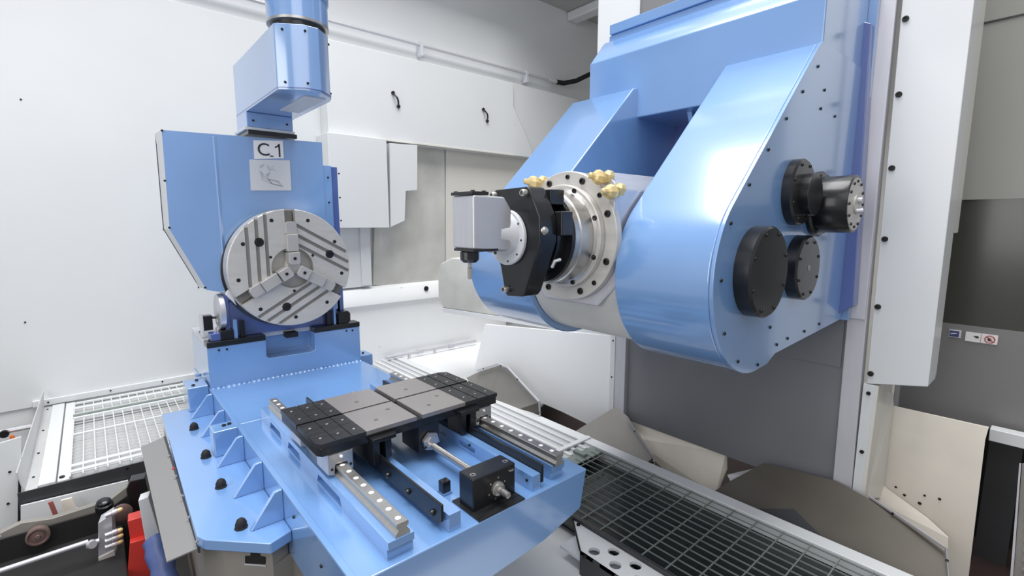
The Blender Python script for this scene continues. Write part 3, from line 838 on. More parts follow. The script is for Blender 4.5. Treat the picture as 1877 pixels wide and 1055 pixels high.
rib(0.655, 0.692, 1.008, 2.14, ZP, [(1.10, 1.25), (1.32, 1.45), (1.52, 1.66)])
rib(0.957, 0.990, 1.006, 2.14, ZP, [(1.30, 1.40), (1.48, 1.60)])
def rail_profile(xc):
    h = ZR - ZP
    return [(xc - 0.0205, ZP), (xc - 0.0195, ZP + h * 0.25), (xc - 0.011, ZP + h * 0.48), (xc - 0.012, ZP + h * 0.62), (xc - 0.0165, ZP + h * 0.75), (xc - 0.0165, ZR - 0.002), (xc - 0.0145, ZR),
            (xc + 0.0145, ZR), (xc + 0.0165, ZR - 0.002), (xc + 0.0165, ZP + h * 0.75), (xc + 0.012, ZP + h * 0.62), (xc + 0.011, ZP + h * 0.48), (xc + 0.0195, ZP + h * 0.25), (xc + 0.0205, ZP)]


plug = mesh_of('rail_plug', B().lathe((0, 0, 0), (0, 0, 1), [(0.0075, -0.001), (0.0075, 0.0006), (0.006, 0.0008)], 16), LABEL)
for xc, lab in ((0.5225, 'left steel guide rail'), (1.0715, 'right steel guide rail')):
    rl = part('guide_rail', B().prism(rail_profile(xc), 'y', 1.002 if xc > 1 else 1.013, 2.13), STEEL, bd, label=lab, smooth=25)
    for k in range(22):
        y = 1.037 + 0.0505 * k
        if y > 2.12:
            break
        s_ = bpy.data.objects.new('rail_plug', plug)
        s_.parent = rl
        s_.location = Vector((xc, y, ZR)) - WL[bd.name]
        COL.objects.link(s_)

# ball screw, bearing block, stop block, guard strips
SX, SZc = 0.826, -0.765
bk = part('bearing_block', B().box(0.754, 0.912, 1.035, 1.105, ZB, -0.719), BLACK, bd, 0.004, label='square black bearing block')
part('block_foot_plate', B().box(0.742, 0.914, 0.9925, 1.125, ZB, ZB + 0.004), BLACKP, bd, label='dark ground foot plate')
stamp('cap_screw', mesh_of('cap_screw', B().lathe((0, 0, 0), (0, 0, 1), [(0.009, -0.001), (0.009, 0.001), (0.006, 0.001), (0.0055, -0.0005)], 14), GEN), bd, [(0.772, 1.060, -0.719), (0.893, 1.060, -0.719), (0.893, 1.034, -0.735)])
part('bearing_ring', B().lathe((SX + 0.012, 1.036, -0.772), (0, -1, 0), [(0.036, 0), (0.036, 0.002), (0.031, 0.003), (0.026, 0.003)], 32), RUBBER, bd)
for k in range(6):
    a = R(60 * k + 20)
    part('ring_screw', B().cyl((SX + 0.012 + 0.031 * math.cos(a), 1.033, -0.772 + 0.031 * math.sin(a)), (0, -1, 0), 0.0028, 0.002, 8), GEN, bd)
part('lock_nut', B().lathe((SX + 0.012, 1.034, -0.772), (0, -1, 0), [(0.022, 0), (0.022, 0.010), (0.019, 0.012), (0.019, 0.016), (0.015, 0.017)], 12), GEN, bd, label='bright steel lock nut')
part('shaft_end', B().lathe((SX + 0.012, 1.02, -0.772), (0, -1, 0), [(0.0105, 0), (0.0105, 0.022), (0.009, 0.038), (0.009, 0.040), (0.004, 0.041)], 16), GEN, bd, label='bright shaft end with flats')
# threaded ball screw: helical ridges
th = B()
NS, tl0, tl1, pitch = 10, 1.10, 2.05, 0.010
vs, fs = [], []
steps = int((tl1 - tl0) / pitch * 2)
for i in range(steps + 1):
    y = tl0 + (tl1 - tl0) * i / steps
    r_ = 0.0108 if i % 2 else 0.0088
    for k in range(NS):
        a = 2 * math.pi * k / NS
        vs.append((SX + 0.006 + r_ * math.cos(a), y + pitch * k / NS * 0.9, -0.764 + r_ * math.sin(a)))
for i in range(steps):
    for k in range(NS):
        j = (k + 1) % NS
        fs.append((i * NS + k, i * NS + j, (i + 1) * NS + j, (i + 1) * NS + k))
th.add(vs, fs)
part('ball_screw', th, GEN, bd, smooth=0, label='threaded steel ball screw')
part('screw_cover_strip', B().box(SX + 0.022, SX + 0.028, 1.11, 1.40, -0.795, -0.775), BLUED, bd)
part('stop_block_pad', B().box(0.738, 0.770, 1.163, 1.20, ZB, ZB + 0.007), BLUE, bd, 0.002)
part('stop_block', B().box(0.738, 0.766, 1.166, 1.192, ZB + 0.007, ZB + 0.042), BLACK, bd, 0.002, label='small black stop block')
for y in (1.173, 1.185):
    part('stop_screw', B().cyl((0.748 if y < 1.18 else 0.757, y, ZB + 0.042), (0, 0, 1), 0.004, 0.0015, 10), HOLE, bd)
gl = part('guard_strip', B().prism([(1.022, -0.790), (1.04, -0.803), (2.08, -0.803), (2.08, -0.742), (1.022, -0.742)], 'x', 0.640, 0.648), BLACK, bd, 0.002, label='left black guard strip with button screws')
btn = mesh_of('button_screw', B().lathe((0, 0, 0), (0, 0, 1), [(0.009, -0.002), (0.009, 0.004), (0.006, 0.009), (0.003, 0.009)], 14), BLACK)
stamp('button_screw', btn, bd, [(0.640, 1.065, -0.782), (0.640, 1.20, -0.782), (0.640, 1.325, -0.782)], ROT_NX)
part('strip_spacer', B().box(0.648, 0.655, 1.05, 2.08, -0.795, -0.775), BLUE, bd)
part('guard_strip', B().prism([(1.003, -0.800), (1.012, -0.806), (2.08, -0.806), (2.08, -0.744), (1.003, -0.744)], 'x', 0.992, 1.002), BLACK, bd, 0.002, label='right black guard strip')
stamp('screw', SCR_S, bd, [(0.957, 1.03, -0.79), (0.957, 1.33, -0.785), (0.384, 1.42, -0.86), (0.384, 1.20, -0.89)], ROT_NX)

# ------------------------------------------------------------------ black slide on the rails
PX0, PX1, PY0, PY1, PT, PB_ = 0.455, 1.137, 1.397, 1.765, -0.654, -0.694
XM, YM = 0.797, 1.588
sl = root('slide_table', (0.797, 1.58, -0.77), 'black and grey slide table on two steel rails with crossed slots on top', 'slide')
part('slide_base', B().prism([(PX0 + 0.012, PY0), (PX1 - 0.006, PY0), (PX1, PY0 + 0.006), (PX1, PY1 - 0.02), (PX1 - 0.03, PY1), (PX0 + 0.01, PY1), (PX0, PY1 - 0.01), (PX0, PY0 + 0.018)], 'z', PB_, PT - 0.014), BLACK, sl, 0.002)
g = 0.006
gx0, gx1 = 0.606, 0.988
for (ya, ye, nm) in ((PY0, YM - g, 'front'), (YM + g, PY1, 'rear')):
    for (xa, xe, side) in ((PX0, XM - 0.011, 'left'), (XM + 0.011, PX1, 'right')):
        lx0, lx1 = (gx0, xe) if side == 'left' else (xa, gx1)
        ext = 0.0
        q_ = part('ground_plate', B().box(lx0, lx1, ya, ye, PT - 0.014, PT + 0.001), GROUND, sl, 0.001, label='light grey ground plate, %s %s' % (nm, side))
        bx0, bx1 = (xa, gx0 - 0.0006) if side == 'left' else (gx1 + 0.0006, xe)
        if side == 'left' and nm == 'front':
            pts = [(bx0 + 0.012, ya), (bx1, ya), (bx1, ye), (bx0, ye), (bx0, ya + 0.018)]
        elif side == 'right' and nm == 'rear':
            pts = [(bx0, ya), (bx1, ya), (bx1, ye - 0.02), (bx1 - 0.03, ye), (bx0, ye)]
        else:
            pts = [(bx0, ya), (bx1, ya), (bx1, ye), (bx0, ye)]
        bpx = part('dark_plate', B().prism(pts, 'z', PT - 0.014, PT), BLACKP, sl, 0.001, label='dark grooved plate, %s %s' % (nm, side))
        c = B()
        for fx in (0.36, 0.70):
            xx = bx0 + (bx1 - bx0) * fx
            c.box(xx - 0.0025, xx + 0.0025, ya - 0.01, ye + 0.01, PT - 0.0022, PT + 0.01)
        bpx.modifiers.clear()
        cut(bpx, c)
        cs = mesh_of('countersunk_screw', B().lathe((0, 0, 0), (0, 0, 1), [(0.0048, -0.001), (0.0048, 0.0012), (0.0036, 0.0018)], 12), GEN)
        spots = []
        for fx in (0.16, 0.52, 0.86):
            for fy in (0.25, 0.75):
                spots.append((bx0 + (bx1 - bx0) * fx, ya + (ye - ya) * fy, PT))
        stamp('countersunk_screw', cs, sl, spots)
        hs = [(lx0 + (lx1 - lx0) * 0.45, (ya + ye) / 2 - 0.02, PT + 0.001)]
        if nm == 'front':
            hs = [(lx0 + (lx1 - lx0) * 0.35, (ya + ye) / 2 - 0.03, PT + 0.001), (lx0 + (lx1 - lx0) * 0.75, (ya + ye) / 2 + 0.03, PT + 0.001)]
        hm = mesh_of('socket_hole', B().lathe((0, 0, 0), (0, 0, 1), [(0.0068, -0.001), (0.0068, 0.0006), (0.0055, 0.0006), (0.005, -0.0005)], 16), HOLE)
        stamp('socket_hole', hm, sl, hs)
part('slot_lining', B().box(PX0 + 0.012, PX1 - 0.003, YM - g, YM + g, PT - 0.0145, PT - 0.012), HOLE, sl)
part('slot_lining', B().box(XM - 0.011, XM + 0.011, PY0, PY1, PT - 0.0145, PT - 0.012), BLACKP, sl)
for xc in (0.5225, 1.0715):
    for (y0, y1) in ((PY0 + 0.006, PY0 + 0.10), (PY1 - 0.11, PY1 - 0.01)):
        h = PB_ - (ZP + 0.008)
        prof = [(xc - 0.040, ZP + 0.010), (xc - 0.040, PB_), (xc + 0.040, PB_), (xc + 0.040, ZP + 0.010), (xc + 0.022, ZP + 0.006), (xc + 0.018, ZR + 0.004), (xc - 0.018, ZR + 0.004), (xc - 0.022, ZP + 0.006)]
        cr_ = part('rail_carriage', B().prism(prof, 'y', y0, y1), SATIN, sl, 0.002)
    part('wiper_seal', B().prism([(xc - 0.036, ZP + 0.012), (xc - 0.036, PB_ - 0.003), (xc + 0.036, PB_ - 0.003), (xc + 0.036, ZP + 0.012), (xc + 0.023, ZP + 0.008), (xc + 0.0185, ZR + 0.0045), (xc - 0.0185, ZR + 0.0045), (xc - 0.023, ZP + 0.008)], 'y', PY0, PY0 + 0.006), STEEL, sl, 0.001)
    part('wiper_screw', B().cyl((xc - 0.029, PY0, ZP + 0.028), (0, -1, 0), 0.004, 0.002, 10), HOLE, sl)
    part('wiper_screw', B().cyl((xc + 0.029, PY0, ZP + 0.028), (0, -1, 0), 0.004, 0.002, 10), HOLE, sl)
    part('grease_nipple', B().lathe((xc, PY0, PB_ - 0.014), (0, -1, 0), [(0.005, 0), (0.005, 0.004), (0.002, 0.008)], 10), LABEL, sl)
# brackets hooked over the guard strips
for xc in (0.648, 0.985):
    part('hook_bracket', B().prism([(xc - 0.035, PY0 - 0.028), (xc + 0.045, PY0 - 0.028), (xc + 0.062, PY0), (xc - 0.035, PY0)], 'z', PB_ + 0.004, PB_ + 0.018), BLACK, sl, 0.002, label='black hooked bracket')
    part('bracket_leg', B().box(xc - 0.03, xc - 0.008, PY0 - 0.02, PY0 + 0.07, -0.765, PB_ + 0.004), BLACK, sl, 0.002)
    part('bracket_leg', B().box(xc + 0.012, xc + 0.034, PY0 - 0.018, PY0 + 0.05, -0.755, PB_ + 0.004), BLACK, sl, 0.002)
part('nut_flange', B().lathe((SX + 0.006, PY0 - 0.004, -0.752), (0, -1, 0), [(0.033, 0), (0.033, 0.012), (0.020, 0.013), (0.020, 0.020), (0.014, 0.020)], 6), STEEL, sl, smooth=0, label='steel ball nut flange')
part('nut_housing', B().box(SX - 0.035, SX + 0.047, PY0 + 0.0, PY0 + 0.12, -0.79, PB_), BLACK, sl, 0.002)
for dx in (-0.024, 0.024):
    part('nut_screw', B().cyl((SX + 0.006 + dx, PY0 - 0.016, -0.765), (0, -1, 0), 0.004, 0.003, 8), HOLE, sl)

# ------------------------------------------------------------------ chuck headstock
CX, CZ, CY, CR = 0.787, -0.237, 2.64, 0.302
hs_ = root('chuck_headstock', (0.78, 2.95, -0.586), 'tall blue headstock with large three jaw chuck on the rear of the bed', 'headstock')
FY = 2.75
pan = [(0.292, 0.411), (0.287, -0.035), (0.413, -0.33), (0.466, -0.345), (0.52, -0.343), (0.52, -0.20), (1.01, -0.20), (1.01, 0.31), (1.01, 0.43)]
part('front_shell', B().prism(pan, 'y', FY, FY + 0.006), BLUE, hs_, 0.0, label='blue front shell with slanted lower left corner')
part('shell_body', B().prism([(p[0] + (0.004 if i < 4 else 0), p[1] - (0.004 if i in (0, 8) else 0)) for i, p in enumerate(pan)], 'y', FY + 0.006, 3.05), BLUE, hs_, 0.0)
part('left_return', B().sheet([(0.292, 2.756, 0.412), (0.288, 2.756, -0.035), (0.414, 2.756, -0.33)] + [tuple(Vector(p) + Vector((-0.012, 0.14, 0))) for p in ((0.414, 2.756, -0.33), (0.288, 2.756, -0.035), (0.292, 2.756, 0.412))], (0.003, 0, 0)), LABELG, hs_, smooth=0, label='pale side flange')
part('fold_bead', B().prism([(0.494, 2.744), (0.506, 2.750), (0.488, 2.750)], 'z', -0.33, 0.405), BLUE, hs_, 0.001)
part('right_shell', B().box(1.010, 1.056, FY + 0.004, 3.05, -0.50, 0.309), BLUE, hs_, 0.002)
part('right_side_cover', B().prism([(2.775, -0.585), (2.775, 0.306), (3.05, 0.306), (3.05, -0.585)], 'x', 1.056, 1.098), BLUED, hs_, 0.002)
stamp('screw', SCR_S, hs_, [(1.035, 2.754, 0.244), (1.034, 2.754, 0.107)], ROT_NY)
stamp('screw', SCR_S, hs_, [(0.293, 2.75, 0.408), (0.286, 2.75, 0.186), (0.286, 2.75, -0.027), (0.407, 2.75, -0.318), (1.106, 2.775, 0.271), (1.106, 2.775, 0.137), (1.106, 2.775, 0.007)], ROT_NY)
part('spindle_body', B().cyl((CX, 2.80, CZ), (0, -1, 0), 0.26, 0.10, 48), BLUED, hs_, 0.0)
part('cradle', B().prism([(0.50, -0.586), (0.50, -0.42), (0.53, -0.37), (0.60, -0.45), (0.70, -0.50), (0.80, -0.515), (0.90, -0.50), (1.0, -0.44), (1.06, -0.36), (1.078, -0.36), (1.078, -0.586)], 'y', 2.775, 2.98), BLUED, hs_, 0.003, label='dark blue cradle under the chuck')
part('dark_collar', B().lathe((CX - 0.005, 2.775, CZ - 0.012), (0, -1, 0), [(0.305, 0), (0.305, 0.03), (0.296, 0.035)], 64), BLACK, hs_)

ck = part('chuck_body', B().lathe((CX, 2.735, CZ), (0, -1, 0), [(0.294, 0), (CR, 0.006), (CR, 0.091), (CR - 0.004, 0.095)], 96), FACED, hs_, label='large turned steel three jaw chuck')
cb_ = B()
JA = [90, 210, 330]


def jp(ang, r, s):
    """point at distance r along jaw direction, s sideways (clockwise positive)"""
    a = R(ang)
    return (CX + r * math.cos(a) + s * math.sin(a), CZ + r * math.sin(a) - s * math.cos(a))


for a in JA:
    cb_.prism([jp(a, 0.02, -0.026), jp(a, 0.34, -0.026), jp(a, 0.34, 0.026), jp(a, 0.02, 0.026)], 'y', 2.60, 2.695)
cut(ck, cb_)
cb_ = B().cyl((CX, 2.60, CZ), (0, 1, 0), 0.104, 0.085, 64)
cut(ck, cb_)
cb_ = B()
for a in JA:
    for off in (-0.205, -0.160, -0.118):
        # groove parallel to this jaw, ending short of the neighbour slot
        w_ = 0.0085
        far = math.sqrt(0.33 ** 2 - off ** 2)
        r_in = off * 0.577 + 0.032
        cb_.prism([jp(a, r_in + 0.0, off - w_), jp(a, far, off - w_), jp(a, far, off + w_), jp(a, r_in, off + w_)], 'y', 2.60, 2.647)
cut(ck, cb_)
for a in JA:
    for off in (-0.205, -0.160, -0.118):
        w_ = 0.0083
        far = math.sqrt(0.299 ** 2 - (abs(off) + w_) ** 2)
        r_in = off * 0.577 + 0.036
        part('groove_floor', B().prism([jp(a, r_in, off - w_), jp(a, far, off - w_), jp(a, far, off + w_), jp(a, r_in, off + w_)], 'y', 2.644, 2.6475), GROOVE, hs_)  # dark strip laid in to paint the groove's shade
part('bore_lining', B().lathe((CX, 2.70, CZ), (0, -1, 0), [(0.1035, 0), (0.1035, 0.012), (0.095, 0.0125), (0.09, 0.0125)], 48), GROOVE, hs_)
part('chuck_centre', B().lathe((CX + 0.0, 2.70, CZ), (0, -1, 0), [(0.075, 0), (0.075, 0.045), (0.055, 0.062)], 3), FACED, hs_, smooth=0, label='three lobed steel centre')


def jaw(a, r0_=0.02):
    o = None
    for (ra, re, y0, nm) in ((r0_, r0_ + 0.062, 2.597, 'jaw_tip'), (r0_ + 0.066, r0_ + 0.155, 2.612, 'jaw_step'), (r0_ + 0.156, r0_ + 0.218, 2.626, 'jaw_heel')):
        pts = [jp(a, ra, -0.028), jp(a, ra, 0.028), jp(a, re, 0.028), jp(a, re, -0.028)]
        if nm == 'jaw_heel':
            pts = [jp(a, ra, -0.028), jp(a, ra, 0.028), jp(a, re - 0.01, 0.028), jp(a, re, 0.016), jp(a, re, -0.016), jp(a, re - 0.01, -0.028)]
        if nm == 'jaw_tip':
            pts = [jp(a, ra + 0.008, -0.028), jp(a, ra, -0.020), jp(a, ra, 0.020), jp(a, ra + 0.008, 0.028), jp(a, re, 0.028), jp(a, re, -0.028)]
        o = part(nm, B().prism(pts, 'y', y0, 2.70), JAWM, hs_, 0.003)
        if nm == 'jaw_tip':
            c = jp(a, (ra + re) / 2, 0)
            s_ = bpy.data.objects.new('screw', SCR_M)
            s_.parent = o
            s_.location = Vector((c[0], y0 + 0.002, c[1])) - WL[hs_.name]
            s_.rotation_euler = ROT_NY
            COL.objects.link(s_)
    part('jaw_guide', B().prism([jp(a, r0_ + 0.20, -0.020), jp(a, r0_ + 0.20, 0.020), jp(a, 0.295, 0.020), jp(a, 0.295, -0.020)], 'y', 2.675, 2.70), GROOVE, hs_)


for a in JA:
    jaw(a)
hol = mesh_of('chuck_hole', B().lathe((0, 0, 0), (0, 0, 1), [(0.0095, -0.002), (0.0095, 0.0006), (0.008, 0.0006)], 16), HOLE)
hol2 = mesh_of('chuck_bolt', B().lathe((0, 0, 0), (0, 0, 1), [(0.022, -0.002), (0.022, 0.0008), (0.0185, 0.0008), (0.0175, 0.004), (0.0165, 0.006), (0.0085, 0.006), (0.0080, 0.001)], 24), BLACK)
PJ = lambda a, r: (CX + r * math.cos(R(a)), CY - 0.0002, CZ + r * math.sin(R(a)))
spots = [PJ(a, 0.259) for a in (70, 110, 190, 230, -10, -50)] + [PJ(a, 0.259) for a in (30, 150, 270)]
stamp('chuck_hole', hol, hs_, spots, ROT_NY)
hs2 = stamp('chuck_hole', hol, hs_, [PJ(a, 0.12) for a in (30, 150, 270)], ROT_NY)
for s_ in hs2:
    s_.scale = (0.75, 0.75, 0.75)
stamp('chuck_bolt', hol2, hs_, [PJ(a, 0.204) for a in (138, 18, 258)], ROT_NY)

# clamping gear on the ledge beside the chuck
part('hand_disc', B().lathe((0.482, 2.80, -0.45), (-1, 0, 0), [(0.09, 0), (0.09, 0.022), (0.084, 0.026)], 40), SATIN, hs_, label='steel disc at the left of the chuck')
part('disc_bracket', B().prism([(2.76, -0.586), (2.76, -0.36), (2.86, -0.36), (2.90, -0.586)], 'x', 0.484, 0.505), BLUED, hs_, 0.003)
part('white_guide', B().prism([(0.495, -0.342), (0.51, -0.329), (0.524, -0.378), (0.535, -0.421), (0.491, -0.361)], 'y', 2.735, 2.775), LABEL, hs_, 0.003)
part('square_block', B().box(0.395, 0.438, 2.82, 2.87, -0.545, -0.470), BLACK, hs_, 0.003, label='square black block')
part('block_plate', B().box(0.388, 0.396, 2.81, 2.88, -0.575, -0.465), LABELG, hs_, 0.001)
part('block_pin', B().tube([(0.438, 2.84, -0.485), (0.475, 2.83, -0.485)], 0.006, 8), BLACK, hs_)
part('eye_bolt', B().lathe((0.462, 2.80, -0.54), (0, 0, 1), [(0.018, -0.02), (0.018, 0.008), (0.010, 0.014), (0.010, 0.03), (0.014, 0.04), (0.008, 0.05)], 12), SATIN, hs_)
part('stop_bar', B().box(0.410, 0.455, 2.735, 2.80, -0.586, -0.548), BLUED, hs_, 0.003)
part('stop_bar', B().box(0.452, 0.512, 2.73, 2.80, -0.586, -0.538), BLACK, hs_, 0.003)
part('upright_web', B().box(0.512, 0.530, 2.735, 2.80, -0.586, -0.49), BLUE, hs_, 0.002)
part('clamp_block', B().box(0.545, 0.565, 2.74, 2.80, -0.586, -0.50), BLACK, hs_, 0.002)
part('upright_web', B().box(1.022, 1.034, 2.735, 2.80, -0.586, -0.492), BLUE, hs_, 0.002)
part('clamp_block', B().prism([(1.048, -0.586), (1.048, -0.53), (1.062, -0.515), (1.105, -0.515), (1.118, -0.53), (1.118, -0.575), (1.105, -0.586)], 'y', 2.73, 2.80), BLACK, hs_, 0.003, label='black clamp block on the right')
part('clamp_block', B().box(0.985, 1.008, 2.74, 2.80, -0.586, -0.50), BLACK, hs_, 0.002)
stamp('screw', SCR_M, hs_, [(0.41, 2.765, -0.5862 + 0.0002), (0.405, 2.95, -0.5862), (0.41, 3.02, -0.5862)])

# number sign and drawing sign on the shell
sgn = root('number_sign', (0.73, 2.749, 0.322), 'white number sign reading C 1 on the blue headstock, upper one', 'sign')
part('sign_plate', B().prism([(0.667, 0.405), (0.666, 0.314), (0.807, 0.328), (0.807, 0.417)], 'y', 2.7465, 2.7495), LABEL, sgn)


def text_mesh(name, body, size, loc, m, parent, sx=1.0):
    cu = bpy.data.curves.new(name, 'FONT')
    cu.body = body
    cu.size = size
    cu.extrude = 0.0006
    cu.align_x = 'CENTER'
    cu.align_y = 'CENTER'
    t = bpy.data.objects.new('tmp', cu)
    COL.objects.link(t)
    bpy.context.view_layer.update()
    me = bpy.data.meshes.new_from_object(t.evaluated_get(bpy.context.evaluated_depsgraph_get()))
    bpy.data.objects.remove(t)
    me.name = name
    me.materials.clear()
    me.materials.append(m)
    o = bpy.data.objects.new(name, me)
    o.parent = parent
    o.location = Vector(loc) - WL[parent.name]
    o.rotation_euler = (R(90), 0, 0)
    o.scale = (sx, 1, 1)
    COL.objects.link(o)
    WL[o.name] = Vector(loc)
    return o


text_mesh('letter', 'C', 0.088, (0.711, 2.745, 0.361), INK, sgn, 1.0)
nx, _, nz_ = (0.779, 2.745, 0.367)
part('numeral', B().prism([(nx + 0.004, nz_ - 0.034), (nx + 0.012, nz_ - 0.034), (nx + 0.012, nz_ + 0.032), (nx + 0.006, nz_ + 0.032), (nx - 0.002, nz_ + 0.022), (nx - 0.013, nz_ + 0.016), (nx - 0.013, nz_ + 0.009), (nx + 0.004, nz_ + 0.017)], 'y', 2.7455, 2.7465), INK, sgn)
dx_ = (0.748, 2.745, 0.334)
part('dash', B().box(dx_[0] - 0.008, dx_[0] + 0.008, 2.745, 2.7465, dx_[2] - 0.003, dx_[2] + 0.003), INK, sgn)
dsg = root('drawing_sign', (0.73, 2.749, 0.16), 'pale sign with a faint line drawing of a machine, lower one on the headstock', 'sign')
dp = part('sign_plate', B().prism([(0.643, 0.309), (0.64, 0.156), (0.835, 0.164), (0.836, 0.32)], 'y', 2.7465, 2.7495), LABELG, dsg, 0.0)
c = Vector((0.716, 2.746, 0.233))


def line(pts, r=0.0009, m=INKG):
    part('drawn_line', B().tube([(c.x + x, 2.7462, c.z + z) for x, z in pts], r, 4), m, dsg)


random.seed(9)
for rr in (0.020, 0.026):
    for a0 in (0, 95, 190, 280):
        line([(-0.005 + rr * math.cos(R(a0 + 12 * t)), 0.028 + rr * 1.1 * math.sin(R(a0 + 12 * t))) for t in range(6)])
line([(0.004, -0.014), (0.055, -0.024), (0.078, -0.050), (0.026, -0.040), (0.004, -0.014)], 0.0013)
line([(0.010, -0.018), (0.052, -0.027), (0.068, -0.046), (0.026, -0.037), (0.010, -0.018)], 0.0008)
line([(-0.026, 0.005), (-0.02, -0.02), (0.004, -0.03), (0.026, -0.04)])
line([(-0.02, 0.012), (-0.012, -0.012), (0.008, -0.016)])
line([(0.022, 0.03), (0.036, 0.038), (0.042, 0.028)])
line([(0.026, 0.045), (0.038, 0.050)])
line([(-0.01, 0.0), (0.004, -0.01), (0.012, 0.0), (0.0, 0.008)])

# ------------------------------------------------------------------ swivel arm above the headstock
sa = root('swivel_arm', (0.76, 2.85, 0.43), 'blue jointed cable arm rising from the top of the headstock', 'arm')
part('mount_plate', B().box(0.640, 0.872, 2.72, 2.95, 0.430, 0.452), BLACK, sa, 0.002, label='black mounting plate')
part('mount_rim', B().box(0.63, 0.868, 2.74, 2.96, 0.452, 0.468), LABELG, sa, 0.002)
part('neck', B().prism([(0.640, 0.468), (0.860, 0.468), (0.860, 0.54), (0.640, 0.54)], 'y', 2.74, 2.94), BLUE, sa, 0.004)
out = [(0.643, 2.95), (0.643, 2.22), (0.655, 2.205), (0.737, 2.155), (0.80, 2.155), (0.862, 2.215), (0.885, 2.28), (0.885, 2.80), (0.86, 2.95)]
part('lower_box', B().prism(out, 'z', 0.540, 0.800), BLUE, sa, 0.003, label='blue box section of the arm')
part('box_seam', B().prism([(p[0] + (0.003 if p[0] > 0.8 else -0.001 if p[0] < 0.65 else 0), p[1] - (0.003 if p[1] < 2.3 else 0)) for p in out], 'z', 0.549, 0.552), BLUED, sa)
part('underside_pocket', B().box(0.76, 0.85, 2.24, 2.60, 0.536, 0.541), LABELG, sa, 0.001)
stamp('screw', SCR_S, sa, [(0.668, 2.196, 0.775), (0.745, 2.153, 0.775), (0.668, 2.196, 0.570), (0.745, 2.153, 0.570), (0.875, 2.245, 0.775), (0.878, 2.255, 0.570)], ROT_NY)
stamp('screw', SCR_S, sa, [(0.67, 2.738, 0.50), (0.83, 2.738, 0.50)], ROT_NY)
RC = (0.768, 2.30)
part('steel_ring', B().lathe((RC[0], RC[1], 0.800), (0, 0, 1), [(0.104, 0), (0.104, 0.012), (0.094, 0.013), (0.094, 0.0285)], 48), GEN, sa, label='bright steel bearing ring')
part('seal_ring', B().lathe((RC[0], RC[1], 0.8135), (0, 0, 1), [(0.112, 0), (0.112, 0.0142)], 48), BLACK, sa, label='black seal ring')
part('flange_ring', B().lathe((RC[0], RC[1], 0.828), (0, 0, 1), [(0.118, 0), (0.125, 0.002), (0.125, 0.012)], 56), STEEL, sa)
part('upper_joint', B().lathe((RC[0], RC[1], 0.838), (0, 0, 1), [(0.124, 0), (0.124, 0.10), (0.122, 0.30)], 56), BLUE, sa, label='round blue upper joint')
part('upper_collar', B().lathe((RC[0], RC[1], 0.935), (0, 0, 1), [(0.127, 0), (0.129, 0.004), (0.129, 0.1), (0.127, 0.2)], 56), BLUE, sa)
part('upper_box', B().box(0.40, 0.74, 2.30, 2.42, 0.955, 1.15), BLUE, sa, 0.006, label='upper blue arm section')

# ------------------------------------------------------------------ turntable under the bed
tt = root('support_base', (0.75, 2.0, -1.5), 'dark stained steel base under the blue bed with a T slot and two square holes', 'base')
oct_ = [(0.20, 2.9), (0.185, 1.67), (0.235, 1.58), (0.33, 1.47), (0.395, 1.50), (0.62, 1.34), (1.05, 1.34), (1.1, 2.9)]
part('base_body', B().prism(oct_, 'z', -1.40, -1.021), CHUTE, tt, 0.0)
part('upper_body', B().prism([(0.20, 2.78), (0.185, 1.67), (0.235, 1.58), (0.33, 1.47), (0.382, 1.50), (0.382, 2.78)], 'z', -1.021, -0.957), CHUTE, tt, 0.0, label='stained steel body')
part('slot_insert', B().sheet([(0.283, 1.52, -0.966), (0.303, 1.497, -0.962), (0.302, 1.499, -0.991), (0.313, 1.485, -0.993), (0.312, 1.487, -1.016), (0.269, 1.537, -1.02), (0.27, 1.535, -0.996), (0.282, 1.522, -0.994)], (0.012, 0.012, 0)), HOLE, tt, smooth=0, label='black T slot opening')
part('slot_sill', B().sheet([(0.268, 1.538, -1.02), (0.313, 1.485, -1.018), (0.313, 1.486, -1.023), (0.267, 1.539, -1.025)], (0.012, 0.012, 0)), ALU, tt, smooth=0)
single('dark_drum', B().lathe((0.85, 2.2, -1.9), (0, 0, 1), [(0.38, 0), (0.38, 0.45), (0.36, 0.49)], 48), BLACK, 'dark round drum below the steel base', 'drum')

# ------------------------------------------------------------------ left tray with mesh
tz_ = -1.13
tr = root('mesh_tray', (0.0, 3.4, tz_), 'pale sheet metal tray with white wire mesh at the left, before the wall', 'tray')
part('left_flange', B().sheet([(-0.30, 2.81, tz_ - 0.01), (-0.30, 4.06, tz_ - 0.01), (-0.293, 4.06, -1.031), (-0.315, 2.81, -1.045)], (-0.004, 0, 0)), TRAY, tr, label='upright left flange')
part('left_strip', B().box(-0.30, -0.262, 2.81, 4.06, tz_ - 0.012, tz_ - 0.006), TRAY, tr)
stamp('screw', SCR_S, tr, [(-0.282, y, tz_ - 0.006) for y in (2.95, 3.25, 3.6, 4.0)])
part('white_channel', B().box(-0.262, -0.205, 2.83, 4.06, tz_ - 0.02, tz_), WHITE, tr, 0.003)
part('white_channel', B().box(-0.200, -0.160, 2.83, 4.06, tz_ - 0.02, tz_ - 0.004), WHITE, tr, 0.003)
part('front_plate', B().prism([(-0.322, -1.210), (-0.322, -1.132), (0.11, -1.132), (0.11, -1.212)], 'y', 2.80, 2.806), DARKGREY, tr, label='dark front plate')
part('front_ledge', B().box(-0.20, 0.12, 2.796, 2.83, -1.224, -1.212), TRAY, tr)
stamp('screw', SCR_S, tr, [(-0.19, 2.80, -1.19), (0.04, 2.80, -1.145)], ROT_NY)
stamp('bright_screw', bpy.data.meshes['bright_screw'], tr, [(-0.275, 2.80, -1.195)], ROT_NY)
part('base_sheet', B().box(-0.16, 0.45, 2.81, 4.07, tz_ - 0.05, tz_ - 0.045), TRAY, tr)
